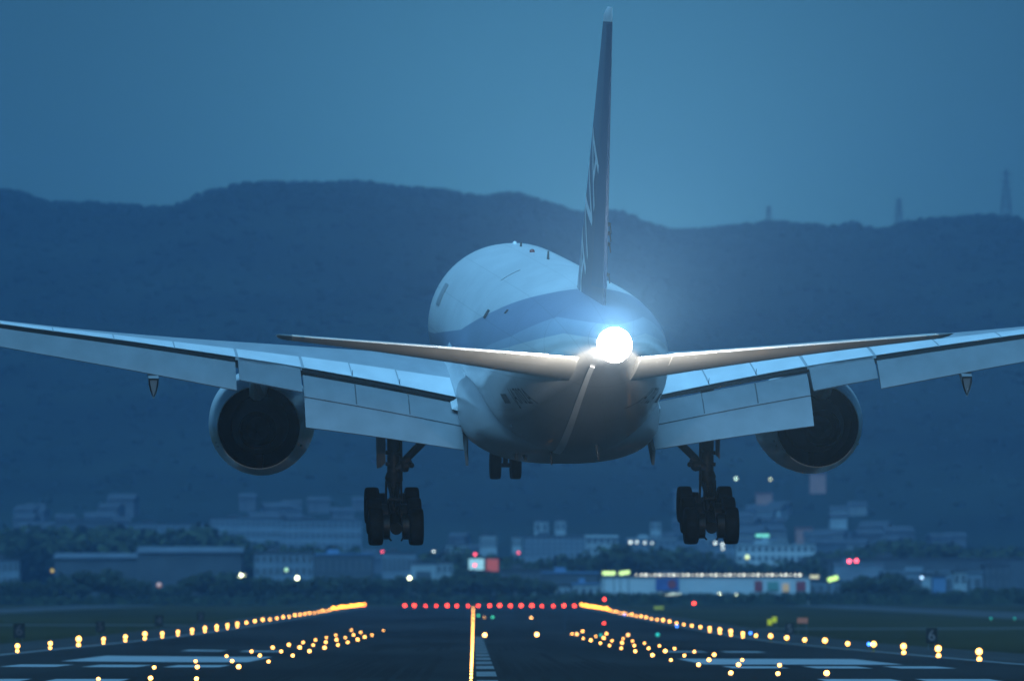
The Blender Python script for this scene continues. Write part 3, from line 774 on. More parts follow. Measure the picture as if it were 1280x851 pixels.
for sg in (-1, 1):
    gx_ = sg * 5.49
    top = P(gx_, 31.5, -1.3); pv = P(gx_, 31.8, -5.70)
    bm = bmesh.new()
    tube(bm, top, P(gx_, 31.62, -4.25), .24, .22, 24)
    tube(bm, P(gx_, 31.62, -4.2), P(gx_, 31.63, -4.38), .24, .30, 24); tube(bm, P(gx_, 31.63, -4.38), P(gx_, 31.66, -4.72), .30, .24, 24)
    tube(bm, P(gx_, 31.66, -4.7), pv, .15, .15, 20)
    tube(bm, P(gx_ + .26, 31.7, -4.5), P(gx_ + .28, 31.8, -5.5), .04, .04, 8); tube(bm, P(gx_ - .26, 31.7, -4.5), P(gx_ - .28, 31.8, -5.5), .04, .04, 8)
    for zz in (-2.9, -3.5, -3.9): tube(bm, P(gx_ - .28, 31.7, zz), P(gx_ + .28, 31.75, zz - .05), .07, .07, 10)
    tube(bm, P(gx_ + sg * -.24, 31.7, -1.5), P(gx_ + sg * -.27, 31.8, -4.5), .045, .045, 8)
    strut = mesh_obj('main_landing_gear', bm, M['gear'], plane, smooth=True)
    # torque links
    bm = bmesh.new()
    for a, b_ in ((P(gx_, 31.95, -4.6), P(gx_, 32.45, -5.1)), (P(gx_, 32.45, -5.1), P(gx_, 32.05, -5.5))):
        for dx in (-.16, .16):
            tube(bm, a + Vector((dx, 0, 0)), b_ + Vector((dx * .45, 0, 0)), .08, .07, 10)
    tube(bm, P(gx_ - .2, 32.45, -5.1), P(gx_ + .2, 32.45, -5.1), .07, .07, 10)
    mesh_obj('torque_link', bm, M['gear'], strut, smooth=True)
    # side brace running inboard
    bm = bmesh.new()
    tube(bm, P(gx_ - sg * .25, 31.7, -3.92), P(gx_ - sg * 2.6, 31.3, -1.6), .13, .17, 14)
    tube(bm, P(gx_ - sg * .1, 31.75, -4.1), P(gx_ - sg * .55, 31.7, -3.72), .16, .15, 12)
    blob(bm, P(gx_ - sg * .40, 31.75, -3.98), .2, 2, jit=.4); blob(bm, P(gx_ - sg * .62, 31.75, -3.95), .1, 2)
    mesh_obj('side_brace', bm, M['gear'], strut, smooth=True)
    bm = bmesh.new()
    tube(bm, P(gx_, 31.6, -4.0), P(gx_ + sg * .2, 28.2, -1.6), .10, .10, 12)
    mesh_obj('drag_brace', bm, M['gear'], strut, smooth=True)
    # strut door: a slightly folded plate outboard of the leg
    bm = bmesh.new()
    vs = [P(gx_ + sg * .30, 32.0, -1.6), P(gx_ + sg * .50, 32.05, -1.6), P(gx_ + sg * .66, 31.9, -1.6), P(gx_ + sg * .60, 31.9, -4.05), P(gx_ + sg * .46, 32.05, -4.02), P(gx_ + sg * .30, 32.0, -3.85)]
    if sg > 0: vs = [P(gx_ + sg * .26, 32.0, -1.6), P(gx_ + sg * .34, 32.3, -1.6), P(gx_ + sg * .42, 32.3, -1.6), P(gx_ + sg * .38, 32.3, -3.75), P(gx_ + sg * .34, 32.3, -3.7), P(gx_ + sg * .26, 32.0, -3.6)]
    ring_loft(bm, [vs, [v + Vector((0, .07, 0)) for v in vs]])
    mesh_obj('gear_door', bm, M['door'], strut)
    # bogie beam with axles
    bm = bmesh.new()
    def bg_pt(ds, dx=0, dz=0): return P(gx_ + dx, 31.8 + ds * math.cos(TILT), -5.72 - ds * math.sin(TILT) + dz)
    tube(bm, bg_pt(-1.75), bg_pt(1.75), .21, .21, 20)
    for ds in (-1.45, 0, 1.45):
        tube(bm, bg_pt(ds, -.62), bg_pt(ds, .62), .10, .10, 16)
        for dx in (-.36, .36): tube(bm, bg_pt(ds, dx - .14), bg_pt(ds, dx + .14), .44, .44, 24)    # brake packs
        for dx in (-.3, .3): tube(bm, bg_pt(ds, dx, -.3), bg_pt(ds + .3, dx * .6, -.40), .03, .03, 8)
    blob(bm, bg_pt(0, 0, .25), .30, 2, 1, 1, 1.2)
    bogie = mesh_obj('bogie', bm, M['gear'], strut, smooth=True)
    for ds in (-1.45, 0, 1.45):
        for dx in (-.70, .70):
            add_wheel(strut, bg_pt(ds, dx), .645, .50)
# tyres hold their rim as a deeper level than allowed: flatten (rim beside tyre)
for o in list(bpy.data.objects):
    if o.name.split('.')[0] == 'rim' and o.parent and o.parent.parent and o.parent.parent.parent:
        ty = o.parent; o.location = ty.location; o.parent = ty.parent
# nose gear
bm = bmesh.new()
tube(bm, P(0, 5.6, -2.5), P(0, 5.75, -4.3), .16, .15, 18); tube(bm, P(0, 5.75, -4.3), P(0, 5.9, -5.39), .10, .10, 16)
tube(bm, P(-.55, 5.9, -5.39), P(.55, 5.9, -5.39), .085, .085, 16)
for dx in (-.17, .17): tube(bm, P(dx, 5.95, -4.3), P(dx, 5.98, -5.25), .035, .035, 8)
tube(bm, P(0, 5.7, -4.0), P(0, 3.9, -2.6), .09, .09, 12)
ng = mesh_obj('nose_landing_gear', bm, M['gear'], plane, smooth=True)
for dx in (-.38, .38): add_wheel(ng, P(dx, 5.9, -5.39), .53, .41)
for o in list(bpy.data.objects):
    if o.name.split('.')[0] == 'rim' and o.parent and o.parent.parent == ng:
        ty = o.parent; o.location = ty.location; o.parent = ng
bm = bmesh.new()
for sg in (-1, 1):
    vs = [P(sg * .62, 4.2, -2.85), P(sg * .66, 6.6, -2.9), P(sg * .8, 6.5, -4.0), P(sg * .76, 4.3, -4.0)]
    ring_loft(bm, [vs, [v + Vector((sg * .04, 0, 0)) for v in vs]])
mesh_obj('nose_gear_door', bm, M['belly'], ng)
#AIR>>

#<<FIELD
# ------------------------------------------------------------------ airfield lights and signs
L = {}
L['white'] = glow('warm_white_lens', (1.0, .43, .085), 9)
L['soft'] = glow('dim_warm_lens', (1.0, .46, .12), 5)
L['amber'] = glow('amber_lens', (1.0, .34, .03), 12)
L['red'] = glow('red_lens', (1.0, .05, .025), 15)
L['green'] = glow('green_lens', (.10, 1.0, .50), 1.4)
L['teal'] = glow('teal_lens', (.05, .8, .55), .5)
L['blue'] = glow('blue_lens', (.05, .22, 1.0), 7)
L['orange'] = glow('orange_lens', (1.0, .45, .12), 14)
M['fixture'] = mat('yellow_fixture_paint', (.20, .15, .03), .5)
M['post'] = mat('galvanised_post', (.12, .12, .125), .5, metal=.4, var=.2, scale=5)
def edge_proto(lens, low=True):
    e = empty('runway_edge_light', (0, 0, 0))
    bm = bmesh.new(); lathe(bm, [(0, .16), (.03, .16), (.05, .05), (.22, .05), (.26, .12), (.30, .15)], (0, 0, 0), 'z', 14, True, True)
    mesh_obj('stalk', bm, M['fixture'], e, smooth=True)
    bm = bmesh.new(); blob(bm, (0, 0, .47), .165, 2)
    mesh_obj('lamp', bm, lens, e, smooth=True)
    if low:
        bm = bmesh.new(); blob(bm, (0, -.30, .10), .12, 2)  # added glowing globe imitating the lamp's reflection on the runway
        mesh_obj('lamp_reflection', bm, lens, e, smooth=True)
    return e
def drop(o):                                   # remove a prototype tree
    for c in list(o.children): drop(c)
    bpy.data.objects.remove(o)
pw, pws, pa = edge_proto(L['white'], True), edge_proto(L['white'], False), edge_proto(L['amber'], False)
for side, x, y0, word in ((-1, -29.4, 645, 'left'), (1, 28.8, 570, 'right')):
    k = 0; y = y0; na = 0
    while y < 2700:
        far = y > 2080
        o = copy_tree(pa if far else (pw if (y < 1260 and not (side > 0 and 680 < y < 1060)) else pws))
        o.name = 'runway_edge_light'
        o.location = (x, y, gz(x, y) + .012)
        s_ = (1.55 if far else 1.0) * rnd.uniform(.82, 1.18); o.scale = (s_, s_, s_)
        k += 1
        if far:
            na += 1
            lab = f'{ordw(na)} amber light in the far orange end of the {word} runway edge row'
        else:
            lab = f'{ordw(k)} glowing white light from the near end of the {word} runway edge row'
        tag(o, lab, 'runway light', f'edge lights along the {word} side of the runway')
        y += 50
for p_ in (pw, pws, pa): drop(p_)

def inset_proto(name, lens, r, sq=.55):
    e = empty(name, (0, 0, 0))
    bm = bmesh.new(); lathe(bm, [(0, r * .9), (.03, r * .9), (.05, r * .7)], (0, 0, 0), 'z', 14, True, True)
    mesh_obj('housing', bm, M['post'], e, smooth=True)
    bm = bmesh.new(); blob(bm, (0, 0, r * sq + .04), r, 2, 1, 1, sq)
    mesh_obj('lamp', bm, lens, e, smooth=True)
    return e
p_ = inset_proto('touchdown_light', L['white'], .10, .9)
COLW = ('inner', 'middle', 'outer')
for side, word, d0, st, n in ((-1, 'left', 397, 67.5, 13), (1, 'right', 359, 63.0, 14)):
    for k in range(n):
        for j in range(3):
            if side > 0 and k == 0 and j == 2: continue
            if k >= 11 and (j + k) % 2: continue
            x = side * (10.9 + 1.94 * j) + rnd.uniform(-.05, .05); y = d0 + st * k + rnd.uniform(-3, 3)
            o = copy_tree(p_); o.name = 'touchdown_light'; s_ = rnd.uniform(.8, 1.3); o.scale = (s_, s_, s_); o.location = (x, y, gz(x, y) + .022)
            tag(o, f'{COLW[j]} white lamp in the {ordw(k + 1)} barrette of the {word} touchdown rows', 'runway light', f'touchdown zone lights on the {word} half of the runway')
drop(p_)
p_ = inset_proto('centreline_light', L['white'], .07, .9)
y = 362; k = 0
while y < 2700:
    o = copy_tree(p_); o.name = 'centreline_light'; o.location = (-.10, y, gz(-.1, y) + .022)
    k += 1
    tag(o, (f'{ordw(k)} lamp from the bottom of the bright centreline row' if k <= 10 else 'small lamp merging into the solid bright upper part of the centreline row'), 'runway light', 'centreline lights of the runway')
    y += 20
drop(p_)
p_ = inset_proto('runway_end_light', L['red'], .29, .9)
for k, px in enumerate((455.5, 506, 518, 532, 545.5, 559, 571, 585, 598, 612, 624.5, 638, 651.5, 664.8, 677.4, 691.8, 705, 718)):
    o = copy_tree(p_); o.name = 'runway_end_light'
    q = at(px, 757, 2716); o.location = (q.x, 2716, gz(q.x, 2716) + .10)
    s_ = (.75 if k in (0, 3) else 1.0) * rnd.uniform(.8, 1.3)
    o.scale = (s_, s_, s_)
    tag(o, 'lone red lamp at the left corner where the edge row meets the far end' if k == 0 else f'{ordw(k)} red lamp from the left in the row across the far runway end', 'runway light', 'red lights across the runway end')
drop(p_)
def on_ground(px, py, h=0.0):
    d = 600.0
    for _ in range(60):
        q = at(px, py, d)
        g_ = gz(q.x, q.y) + h
        d += (q.z - g_) * d / max(.5, CAM_H) * .5
        d = max(250, min(2900, d))
    q = at(px, py, d); return Vector((q.x, q.y, gz(q.x, q.y) + .03))
def single(name, px, py, lens, r, label, cat='taxiway light', d=None):
    e = inset_proto(name, lens, r, .9)
    e.location = on_ground(px, py)
    tag(e, label, cat)
for px, py, ln, r, lab in ((598, 770.5, 'green', .20, 'small green lamp just right of the far centreline lights'), (605.5, 772, 'soft', .10, 'faint lamp between the two green lamps beside the centreline'),
                       (615.7, 772.6, 'green', .20, 'small green lamp further right of the two beside the centreline'), (664, 773, 'orange', .13, 'tiny pinkish lamp on the runway below the red end row'),
                       (606, 796, 'orange', .20, 'orange lamp on the runway just right of the centreline row'), (671, 795.5, 'orange', .20, 'lone orange lamp in the dark middle right of the runway'),
                       (721, 794.5, 'soft', .16, 'dim orange lamp at the inner start of the right touchdown rows'), (785, 795.5, 'soft', .16, 'dim orange lamp above the right touchdown rows'),
                       (751, 796, 'teal', .16, 'teal green lamp over the inner right touchdown lamps'), (822, 796, 'teal', .22, 'teal green lamp alone between edge row and touchdown rows on the right'),
                       (755, 780, 'red', .12, 'dim red lamp below the amber part of the right edge row')):
    single('taxiway_light', px, py, L[ln], r, lab)
# blue taxiway edge lights on stalks
for px, py, lab in ((1086, 811, 'blue lamp just left of the sixth near light of the right edge row'), (846, 786, 'blue lamp beside the farther white lights of the right edge row'), (780.5, 770.5, 'blue lamp at the far amber end of the right edge row'), (938, 795.5, 'blue lamp right of a double white light in the right edge row')):
    e = edge_proto(L['blue'], False); e.name = 'blue_taxiway_light'; e.location = on_ground(px, py); e.scale = (.8, .8, .8)
    tag(e, lab, 'taxiway light', 'blue taxiway edge lights')
for px, py, lab in ((1238.5, 776, 'teal lamp in the dark grass at far right, nearer the frame centre'), (1268, 776, 'faint teal lamp in the dark grass at the far right edge')):
    e = edge_proto(L['teal'], False); e.name = 'green_taxiway_light'; e.location = on_ground(px, py); e.scale = (.9, .9, .9)
    tag(e, lab, 'taxiway light')

# distance-remaining boards
M['board'] = mat('black_sign_face', (.018, .018, .018), .6, .1, var=.3, scale=3)
M['digit'] = mat('white_sign_digit', (.19, .15, .15), .6)
M['digit_dim'] = mat('dim_sign_digit', (.085, .06, .065), .6)  # darker digits for the left boards
def flat_text(name, body, size, material, parent, loc, depth=.01):
    cu = bpy.data.curves.new(name, 'FONT'); cu.body = body; cu.size = size; cu.align_x = 'CENTER'; cu.align_y = 'CENTER'; cu.extrude = depth
    ob = bpy.data.objects.new(name, cu); COL.objects.link(ob)
    me = bpy.data.meshes.new_from_object(ob.evaluated_get(bpy.context.evaluated_depsgraph_get())); bpy.data.objects.remove(ob)
    me.materials.clear(); me.materials.append(material)
    o = bpy.data.objects.new(name, me); COL.objects.link(o); o.parent = parent; o.rotation_euler = (R(90), 0, 0); o.location = loc
    return o
def distance_board(x, y, digit, w_, h_, label, base=.35):
    e = empty('distance_sign', (x, y, gz(x, y)), label, 'sign', 'black distance boards beside the runway')
    bm = bmesh.new(); box(bm, (0, 0, base + h_ / 2), (w_, .14, h_)); bmesh.ops.bevel(bm, geom=bm.edges, offset=.03, segments=2)
    mesh_obj('sign_face', bm, M['board'], e)
    for dx in (-.3, .3):
        bm = bmesh.new(); tube(bm, (dx * w_, 0, -.05), (dx * w_, 0, base + .02), .035, .035, 8); mesh_obj('post', bm, M['post'], e)
    flat_text('digit', digit, h_ * 1.0, M['digit'] if x > 0 else M['digit_dim'], e, (0, -.075, base + h_ / 2))
distance_board(34.9, 762, '6', .85, 1.15, 'black board with a pale number 6 beside the right edge row', .5)
distance_board(34.6, 1095, '5', .95, 1.2, 'black board left of the small red sign in the grass on the right', .3)
distance_board(-37.6, 828, '6', .95, 1.2, 'black board with a pinkish 6 above the nearest left edge lights', .35)
distance_board(-37.6, 1008, '5', .9, 1.1, 'dark board with a faint 5 in the grass left of the runway', .3)
distance_board(-37.6, 1196, '4', 1.0, 1.3, 'dark board with a faint 4, third along the left grass', .3)
distance_board(-37.6, 1378, '3', .95, 1.3, 'small dark board with a faint 3, farthest along the left grass', .3)
# yellow and red taxiway guidance signs
def guide_sign(px, py, d, w_, h_, col, strength, label, steps=1, ink=None):
    q = at(px, py, d); g_ = gz(q.x, q.y)
    e = empty('guidance_sign', (q.x, q.y, g_), label, 'sign')
    fm = glow('sign_glow', col, strength)
    zc = q.z - g_
    for k in range(steps):
        bm = bmesh.new(); box(bm, (w_ * (k + .5) / steps - w_ / 2, .0, zc + (k - (steps - 1) / 2) * h_ * .45), (w_ / steps - .02, .16, h_)); bmesh.ops.bevel(bm, geom=bm.edges, offset=.03, segments=1)
        mesh_obj('sign_panel', bm, fm, e)
    for dx in (-.4, .4):
        bm = bmesh.new(); tube(bm, (dx * w_, .1, -.05), (dx * w_, .1, zc), .04, .04, 8); mesh_obj('post', bm, M['post'], e)
guide_sign(965, 775.5, 1330, 1.25, .75, (.42, .42, .01), .55, 'glowing yellow sign in two stepped panels in the right grass', 2)
guide_sign(1003, 775, 1180, 1.25, .62, (.36, .12, .07), .16, 'dim red sign beside a black board in the right grass')
guide_sign(823.5, 759.5, 2500, 2.4, .8, (.34, .36, .02), .35, 'faint yellow sign far off above the right edge row')
def red_lamp_post(px, py, d, label, r=.3):
    q = at(px, py, d); g_ = gz(q.x, q.y)
    e = empty('obstruction_light', (q.x, q.y, g_), label, 'lamp')
    bm = bmesh.new(); tube(bm, (0, 0, -.05), (0, 0, q.z - g_ - r), .06, .05, 8); mesh_obj('post', bm, M['post'], e)
    bm = bmesh.new(); blob(bm, (0, 0, q.z - g_), r, 2); mesh_obj('lamp', bm, L['red'], e, smooth=True)
red_lamp_post(755.5, 748.5, 2740, 'pinkish red lamp above the amber start of the right edge row')
red_lamp_post(867.5, 753.5, 2500, 'red lamp in the grass under the lit shop front on the right')
#FIELD>>

#<<TOWN
# ------------------------------------------------------------------ trees
M['bark'] = mat('bark', (.045, .035, .025), .9, .1, var=.3, scale=3)
def tree_meshes(seed, wide, tall):
    r_ = random.Random(seed)
    bm = bmesh.new()
    lobes = []
    for k in range(11):
        a = r_.uniform(0, 6.283); rr = r_.uniform(.1, .62) * wide; z = r_.uniform(.38, .86) * tall
        lobes.append((Vector((math.cos(a) * rr, math.sin(a) * rr, z)), r_.uniform(.24, .40) * wide * (1.15 - .5 * abs(z / tall - .6))))
    for c, rad in lobes:
        for i in range(62):
            d = Vector((r_.gauss(0, 1), r_.gauss(0, 1), r_.gauss(0, 1))).normalized()
            p = c + d * rad * r_.uniform(.55, 1.12)
            n = (d + Vector((r_.gauss(0, .5), r_.gauss(0, .5), r_.gauss(0, .5)))).normalized()
            u = n.orthogonal().normalized(); v = n.cross(u); s_ = r_.uniform(.35, .75) * (tall / 10) ** .5
            bm.faces.new([bm.verts.new(p + u * a_ * s_ + v * b_ * s_ * .7) for a_, b_ in ((-1, -.6), (0, -1), (1, -.2), (.5, 1), (-.7, .8))])
    me = bpy.data.meshes.new('crown'); bm.to_mesh(me); bm.free(); me.materials.append(M['leaf'])
    bm = bmesh.new()
    tube(bm, (0, 0, -.4), (.1, 0, tall * .45), .045 * tall / 2, .02 * tall / 2, 10)
    for k in range(5):
        c = lobes[k][0]; tube(bm, (.05, 0, tall * (.22 + .04 * k)), c, .012 * tall, .004 * tall, 6)
    tm = bpy.data.meshes.new('trunk'); bm.to_mesh(tm); bm.free(); tm.materials.append(M['bark'])
    return me, tm
KINDS = [tree_meshes(s_, w_, h_) for s_, w_, h_ in ((1, 4.6, 10), (2, 5.6, 10), (3, 3.6, 10), (4, 6.4, 10), (5, 5.0, 10))]
def add_tree(x, y, z, h, k, label, group, wide=1.0):
    e = empty('tree', (x, y, z), label, 'tree', group, rot=(0, 0, rnd.uniform(0, 6.28)))
    s_ = h / 10; e.scale = (s_ * wide, s_ * wide, s_)
    for nm, me in zip(('crown', 'trunk'), KINDS[k]):
        o = bpy.data.objects.new(nm, me); COL.objects.link(o); o.parent = e
SHAPE = ['rounded', 'broad', 'narrow', 'spreading', 'leaning']
def belt(spec, d0, d1, where, group):
    """spec: list of (px, top_py); trees from left to right."""
    items = []
    for px, ty, in spec:
        d = rnd.uniform(d0, d1)
        items.append((px, ty, d))
    items.sort()
    for n, (px, ty, d) in enumerate(items):
        q = at(px, ty, d); zg = gz(q.x, q.y) if d < 4000 else 0
        k = rnd.randrange(5)
        add_tree(q.x, q.y, zg, max(3.5, (q.z - zg) * 1.06), k, f'{SHAPE[k]} dark tree, {ordw(n + 1)} from the left {where}', group, rnd.uniform(.85, 1.3))
def skyline(pts, n, jit, x0, x1):
    return [(x, interp(x, pts) + abs(rnd.gauss(0, jit))) for x in [x0 + (x1 - x0) * (i + rnd.uniform(-.35, .35)) / n for i in range(n)]]
NEAR = [(-20, 728), (60, 724), (75, 718), (100, 714), (135, 714), (150, 722), (185, 726), (205, 734), (225, 728), (240, 714), (252, 714), (262, 726), (275, 722), (290, 716), (315, 720), (345, 724), (380, 722), (420, 722), (455, 720), (480, 722), (520, 718), (545, 722), (575, 716), (600, 714), (620, 720), (650, 722), (675, 722), (690, 734), (760, 740), (800, 742)]
belt(skyline(NEAR, 56, 2.5, -15, 690), 2960, 3080, 'in the near belt behind the left field', 'near tree belt behind the airfield on the left')
NEAR2 = [(690, 744), (830, 746), (900, 744), (960, 742), (1010, 741), (1045, 738), (1055, 726), (1080, 718), (1110, 716), (1140, 724), (1160, 742), (1180, 738), (1200, 736), (1230, 734), (1300, 733)]
belt(skyline(NEAR2, 42, 2.0, 700, 1295), 2960, 3060, 'in the near belt behind the right field', 'near tree belt behind the airfield on the right')
FAR = [(-20, 668), (15, 664), (50, 666), (62, 676), (85, 662), (105, 659), (150, 660), (165, 670), (180, 672), (205, 668), (235, 668), (250, 664), (268, 664), (285, 678), (330, 682), (400, 682), (450, 684)]
belt(skyline(FAR, 44, 2.5, -15, 450), 3750, 4000, 'in the tall wood behind the left town', 'tall wood behind the town on the left')
FAR2 = [(1030, 692), (1065, 690), (1080, 682), (1110, 680), (1150, 681), (1200, 686), (1250, 688), (1300, 690)]
belt(skyline(FAR2, 30, 2.0, 1030, 1295), 3900, 4200, 'in the tall wood behind the right town', 'tall wood behind the town on the right')
MIDW = [(560, 690), (640, 696), (700, 700), (760, 690), (800, 684), (830, 684), (860, 688), (900, 700), (960, 704), (1040, 702)]
belt(skyline(MIDW, 34, 3.0, 565, 1030), 3450, 3600, 'in the dark wood behind the long lit hall', 'dark wood in the middle of the town')
def hedge(px0, px1, ty, d, label):
    a_, b_ = at(px0, ty, d), at(px1, ty, d); w_ = b_.x - a_.x; h_ = a_.z
    bm = bmesh.new(); box(bm, (0, 0, h_ * .45), (w_, 2.2, h_ * .9))
    for i in range(int(w_ * 16)):
        p = Vector((rnd.uniform(-.5, .5) * w_, rnd.uniform(-1.5, 1.2), rnd.random() ** .6 * h_ * rnd.uniform(.85, 1.15)))
        n = Vector((rnd.gauss(0, 1), rnd.gauss(-.6, 1), rnd.gauss(0, 1))).normalized(); u = n.orthogonal().normalized(); v = n.cross(u); s_ = rnd.uniform(.3, .7)
        bm.faces.new([bm.verts.new(p + u * e0 * s_ + v * e1 * s_) for e0, e1 in ((-1, -.6), (0, -1), (1, -.2), (.5, 1), (-.7, .8))])
    o = mesh_obj('hedge', bm, M['leaf']); o.location = ((a_.x + b_.x) / 2, a_.y, 0)
    tag(o, label, 'hedge')
hedge(-15, 300, 745, 2955, 'long dark hedge at the foot of the left tree belt, left half')
hedge(301, 690, 744, 2955, 'long dark hedge behind the left runway corner and red end lights')
hedge(691, 1010, 742, 2950, 'long dark hedge in front of the lamp-edged hall')
hedge(1011, 1295, 741, 2950, 'long dark hedge at the foot of the right tree belt')
RIDGE_T = [(1088, 281), (1096, 287), (1178, 274), (1186, 274), (1196, 275), (1208, 274), (1240, 271), (1052, 284), (975, 281), (905, 286), (455, 229), (474, 232), (410, 232), (620, 246), (648, 242), (20, 240), (1045, 285)]
for n, (px, ty) in enumerate(sorted(RIDGE_T)):
    d = 7990; q = at(px, ty, d); zg = hill_z(q.x, q.y) - .5
    add_tree(q.x, q.y, zg, max(4, q.z - zg), n % 5, f'lone tree standing up on the mountain ridge, {ordw(n + 1)} from the left', 'single trees on the ridge line', .8)

# ------------------------------------------------------------------ buildings
M['wallA'] = mat('pale_render', (.26, .30, .32), .85, .2, var=.15, scale=.15)
M['wallB'] = mat('blue_grey_cladding', (.14, .175, .21), .8, .2, var=.15, scale=.12)
M['wallC'] = mat('dim_concrete', (.06, .07, .08), .85, .2, var=.2, scale=.1)
M['wallD'] = mat('bright_cladding', (.40, .44, .46), .7, .3, var=.1, scale=.1)
M['wallH'] = mat('weathered_render', (.15, .16, .165), .85, .2, var=.3, scale=.2)
M['roofD'] = mat('dark_roof', (.055, .06, .068), .85, .1, var=.2, scale=.2)
M['roofC'] = mat('dull_sheet_roof', (.10, .12, .145), .8, .1, var=.25, scale=.1)
M['roofB'] = mat('blue_sheet_roof', (.10, .18, .30), .7, .2, var=.15, scale=.1)
M['glass'] = mat('dark_window', (.07, .08, .09), .3, .4)
M['hedge'] = mat('clipped_hedge', (.03, .045, .02), .9, .1, var=.4, scale=.6)
def block(name, px0, px1, ty, d, label, wall='wallA', depth=None, roof='roofD', cols=0, rows=0, by=None, cat='building', group=None, wlit=None, parapet=True, zbase=None, kind_roof='flat'):
    a, b_ = at(px0, ty, d), at(px1, ty, d)
    w_ = b_.x - a.x; zb = 0.0 if zbase is None else zbase; h_ = a.z - zb
    depth = depth or max(8, min(40, w_ * .5)); cx = (a.x + b_.x) / 2
    e = empty(name, (cx, a.y, zb), label, cat, group)
    bm = bmesh.new(); box(bm, (0, depth / 2, h_ / 2), (w_, depth, h_)); mesh_obj('wall', bm, M[wall], e)
    bm = bmesh.new()
    if kind_roof == 'gable':
        vs0 = [Vector((-w_ / 2 - .4, y_, z_)) for y_, z_ in ((-.6, h_ - .1), (depth / 2, h_ + depth * .05), (depth + .6, h_ - .1), (depth / 2, h_ + depth * .05 - .5))]
        vs0[3].z = h_ - .05
        vs1 = [v + Vector((w_ + .8, 0, 0)) for v in vs0]; ring_loft(bm, [vs0, vs1])
    else:
        box(bm, (0, depth / 2, h_ + .25), (w_ + .7, depth + .7, .5))
        box(bm, (-w_ * .18, depth * .5, h_ + 1.2), (min(6, w_ * .2), depth * .4, 1.4))
    mesh_obj('roof', bm, M[roof], e)
    if cols and rows:
        cw, rh = w_ / cols, (h_ if by is None else (h_ - by)) / rows; z0 = 0 if by is None else by
        me = None
        for i in range(cols):
            for j in range(rows):
                if me is None:
                    o = None; bm = bmesh.new(); box(bm, (0, 0, 0), (cw * .6, .12, rh * .5)); o = mesh_obj('window', bm, M['glass'], e); me = o.data
                else:
                    o = bpy.data.objects.new('window', me); COL.objects.link(o); o.parent = e
                o.location = (-w_ / 2 + cw * (i + .5), -.05, z0 + rh * (j + .55))
    return e, w_, h_, depth
G_ = 'town buildings beyond the airfield'
# middle
block('apartment_block', 655, 732, 670, 4500, 'long pale apartment block with rows of windows under two roof towers', 'wallB', 18, cols=11, rows=4, by=20, zbase=0)
block('roof_tower', 668, 685.5, 651.5, 4560, 'square pale tower left of its twin behind the apartment block', 'wallA', 10, zbase=0, cols=2, rows=6)
block('roof_tower', 694, 707, 650.5, 4560, 'square pale tower right of its twin behind the apartment block', 'wallA', 10, zbase=0, cols=2, rows=6)
block('low_building', 732, 772, 671, 4400, 'pale hump-roofed low building right of the apartment block', 'wallA', 16, kind_roof='gable', roof='wallA', cols=5, rows=3, by=16)
block('slim_tower', 813, 826, 652, 4600, 'slim pale tower left of the right main wheels', 'wallA', 10, cols=2, rows=7)
block('terrace_building', 784, 846, 673.5, 4400, 'low building with a row of white lamps under its roof', 'wallB', 14, roof='wallA', cols=8, rows=2, by=18)
block('small_block', 640, 652, 671, 4300, 'small pale block at the left end of the apartment block', 'wallA', 10, cols=3, rows=5)
block('small_block', 600, 621, 669, 4350, 'pale block above the white and red billboards', 'wallA', 12, cols=4, rows=4)
block('small_block', 557, 583, 681, 4000, 'pale low block right of the left main wheels', 'wallA', 12, cols=4, rows=4)
block('small_block', 543, 557, 690, 3700, 'blue grey block below and right of the left main wheels', 'wallB', 12, cols=3, rows=4)
block('small_block', 546, 566, 703, 3300, 'pale block among the trees left of the billboards', 'wallA', 10, cols=3, rows=3)
block('storage_building', 514, 545, 704, 3400, 'low pale building with a dark window band left of the billboards', 'wallA', 14, cols=1, rows=1)
block('storage_building', 478, 520, 691, 3500, 'blue grey hall with upright bays under the left main wheels', 'wallB', 20, cols=7, rows=2)
block('warehouse', 392, 466, 693, 3450, 'hall with a bright blue roof edge and upright bays', 'wallC', 26, roof='roofB', cols=9, rows=2)
bm = bmesh.new(); e_ = bpy.data.objects
block('office_building', 318, 392, 691, 3400, 'blue grey office building with dark upright strips on the left', 'wallB', 22, cols=9, rows=4)
block('warehouse', 172, 302, 690, 3300, 'very long pale roofed warehouse behind the left trees', 'wallC', 40, roof='roofC', kind_roof='gable')
block('warehouse', 68, 172, 697, 3380, 'long low pale roofed warehouse behind trees at far left', 'wallC', 34, roof='roofC', kind_roof='gable')
block('low_building', -12, 24, 700, 3400, 'pale low building at the left edge of the town', 'wallB', 20, cols=5, rows=3)
block('low_building', 8, 30, 678, 3900, 'dim block above the left edge of the town', 'wallC', 16, cols=4, rows=5)
block('haze_slab', 150, 262, 655, 4660, 'wide pale slab added for the haze band behind the left wood', 'wallB', 20, cols=16, rows=5, by=10)  # pale slabs added to imitate a band of haze
block('haze_slab', 262, 352, 648, 4660, 'wide pale slab added for the haze band, tallest of the row left of the wheels', 'wallB', 20, cols=14, rows=6, by=8)
block('haze_slab', 352, 452, 650, 4660, 'wide pale slab added for the haze band just left of the left main wheels', 'wallB', 20, cols=14, rows=6, by=8)
block('haze_slab', 70, 148, 652, 4670, 'dim slab added for the haze band above the far left wood', 'wallC', 20, cols=12, rows=5, by=8)
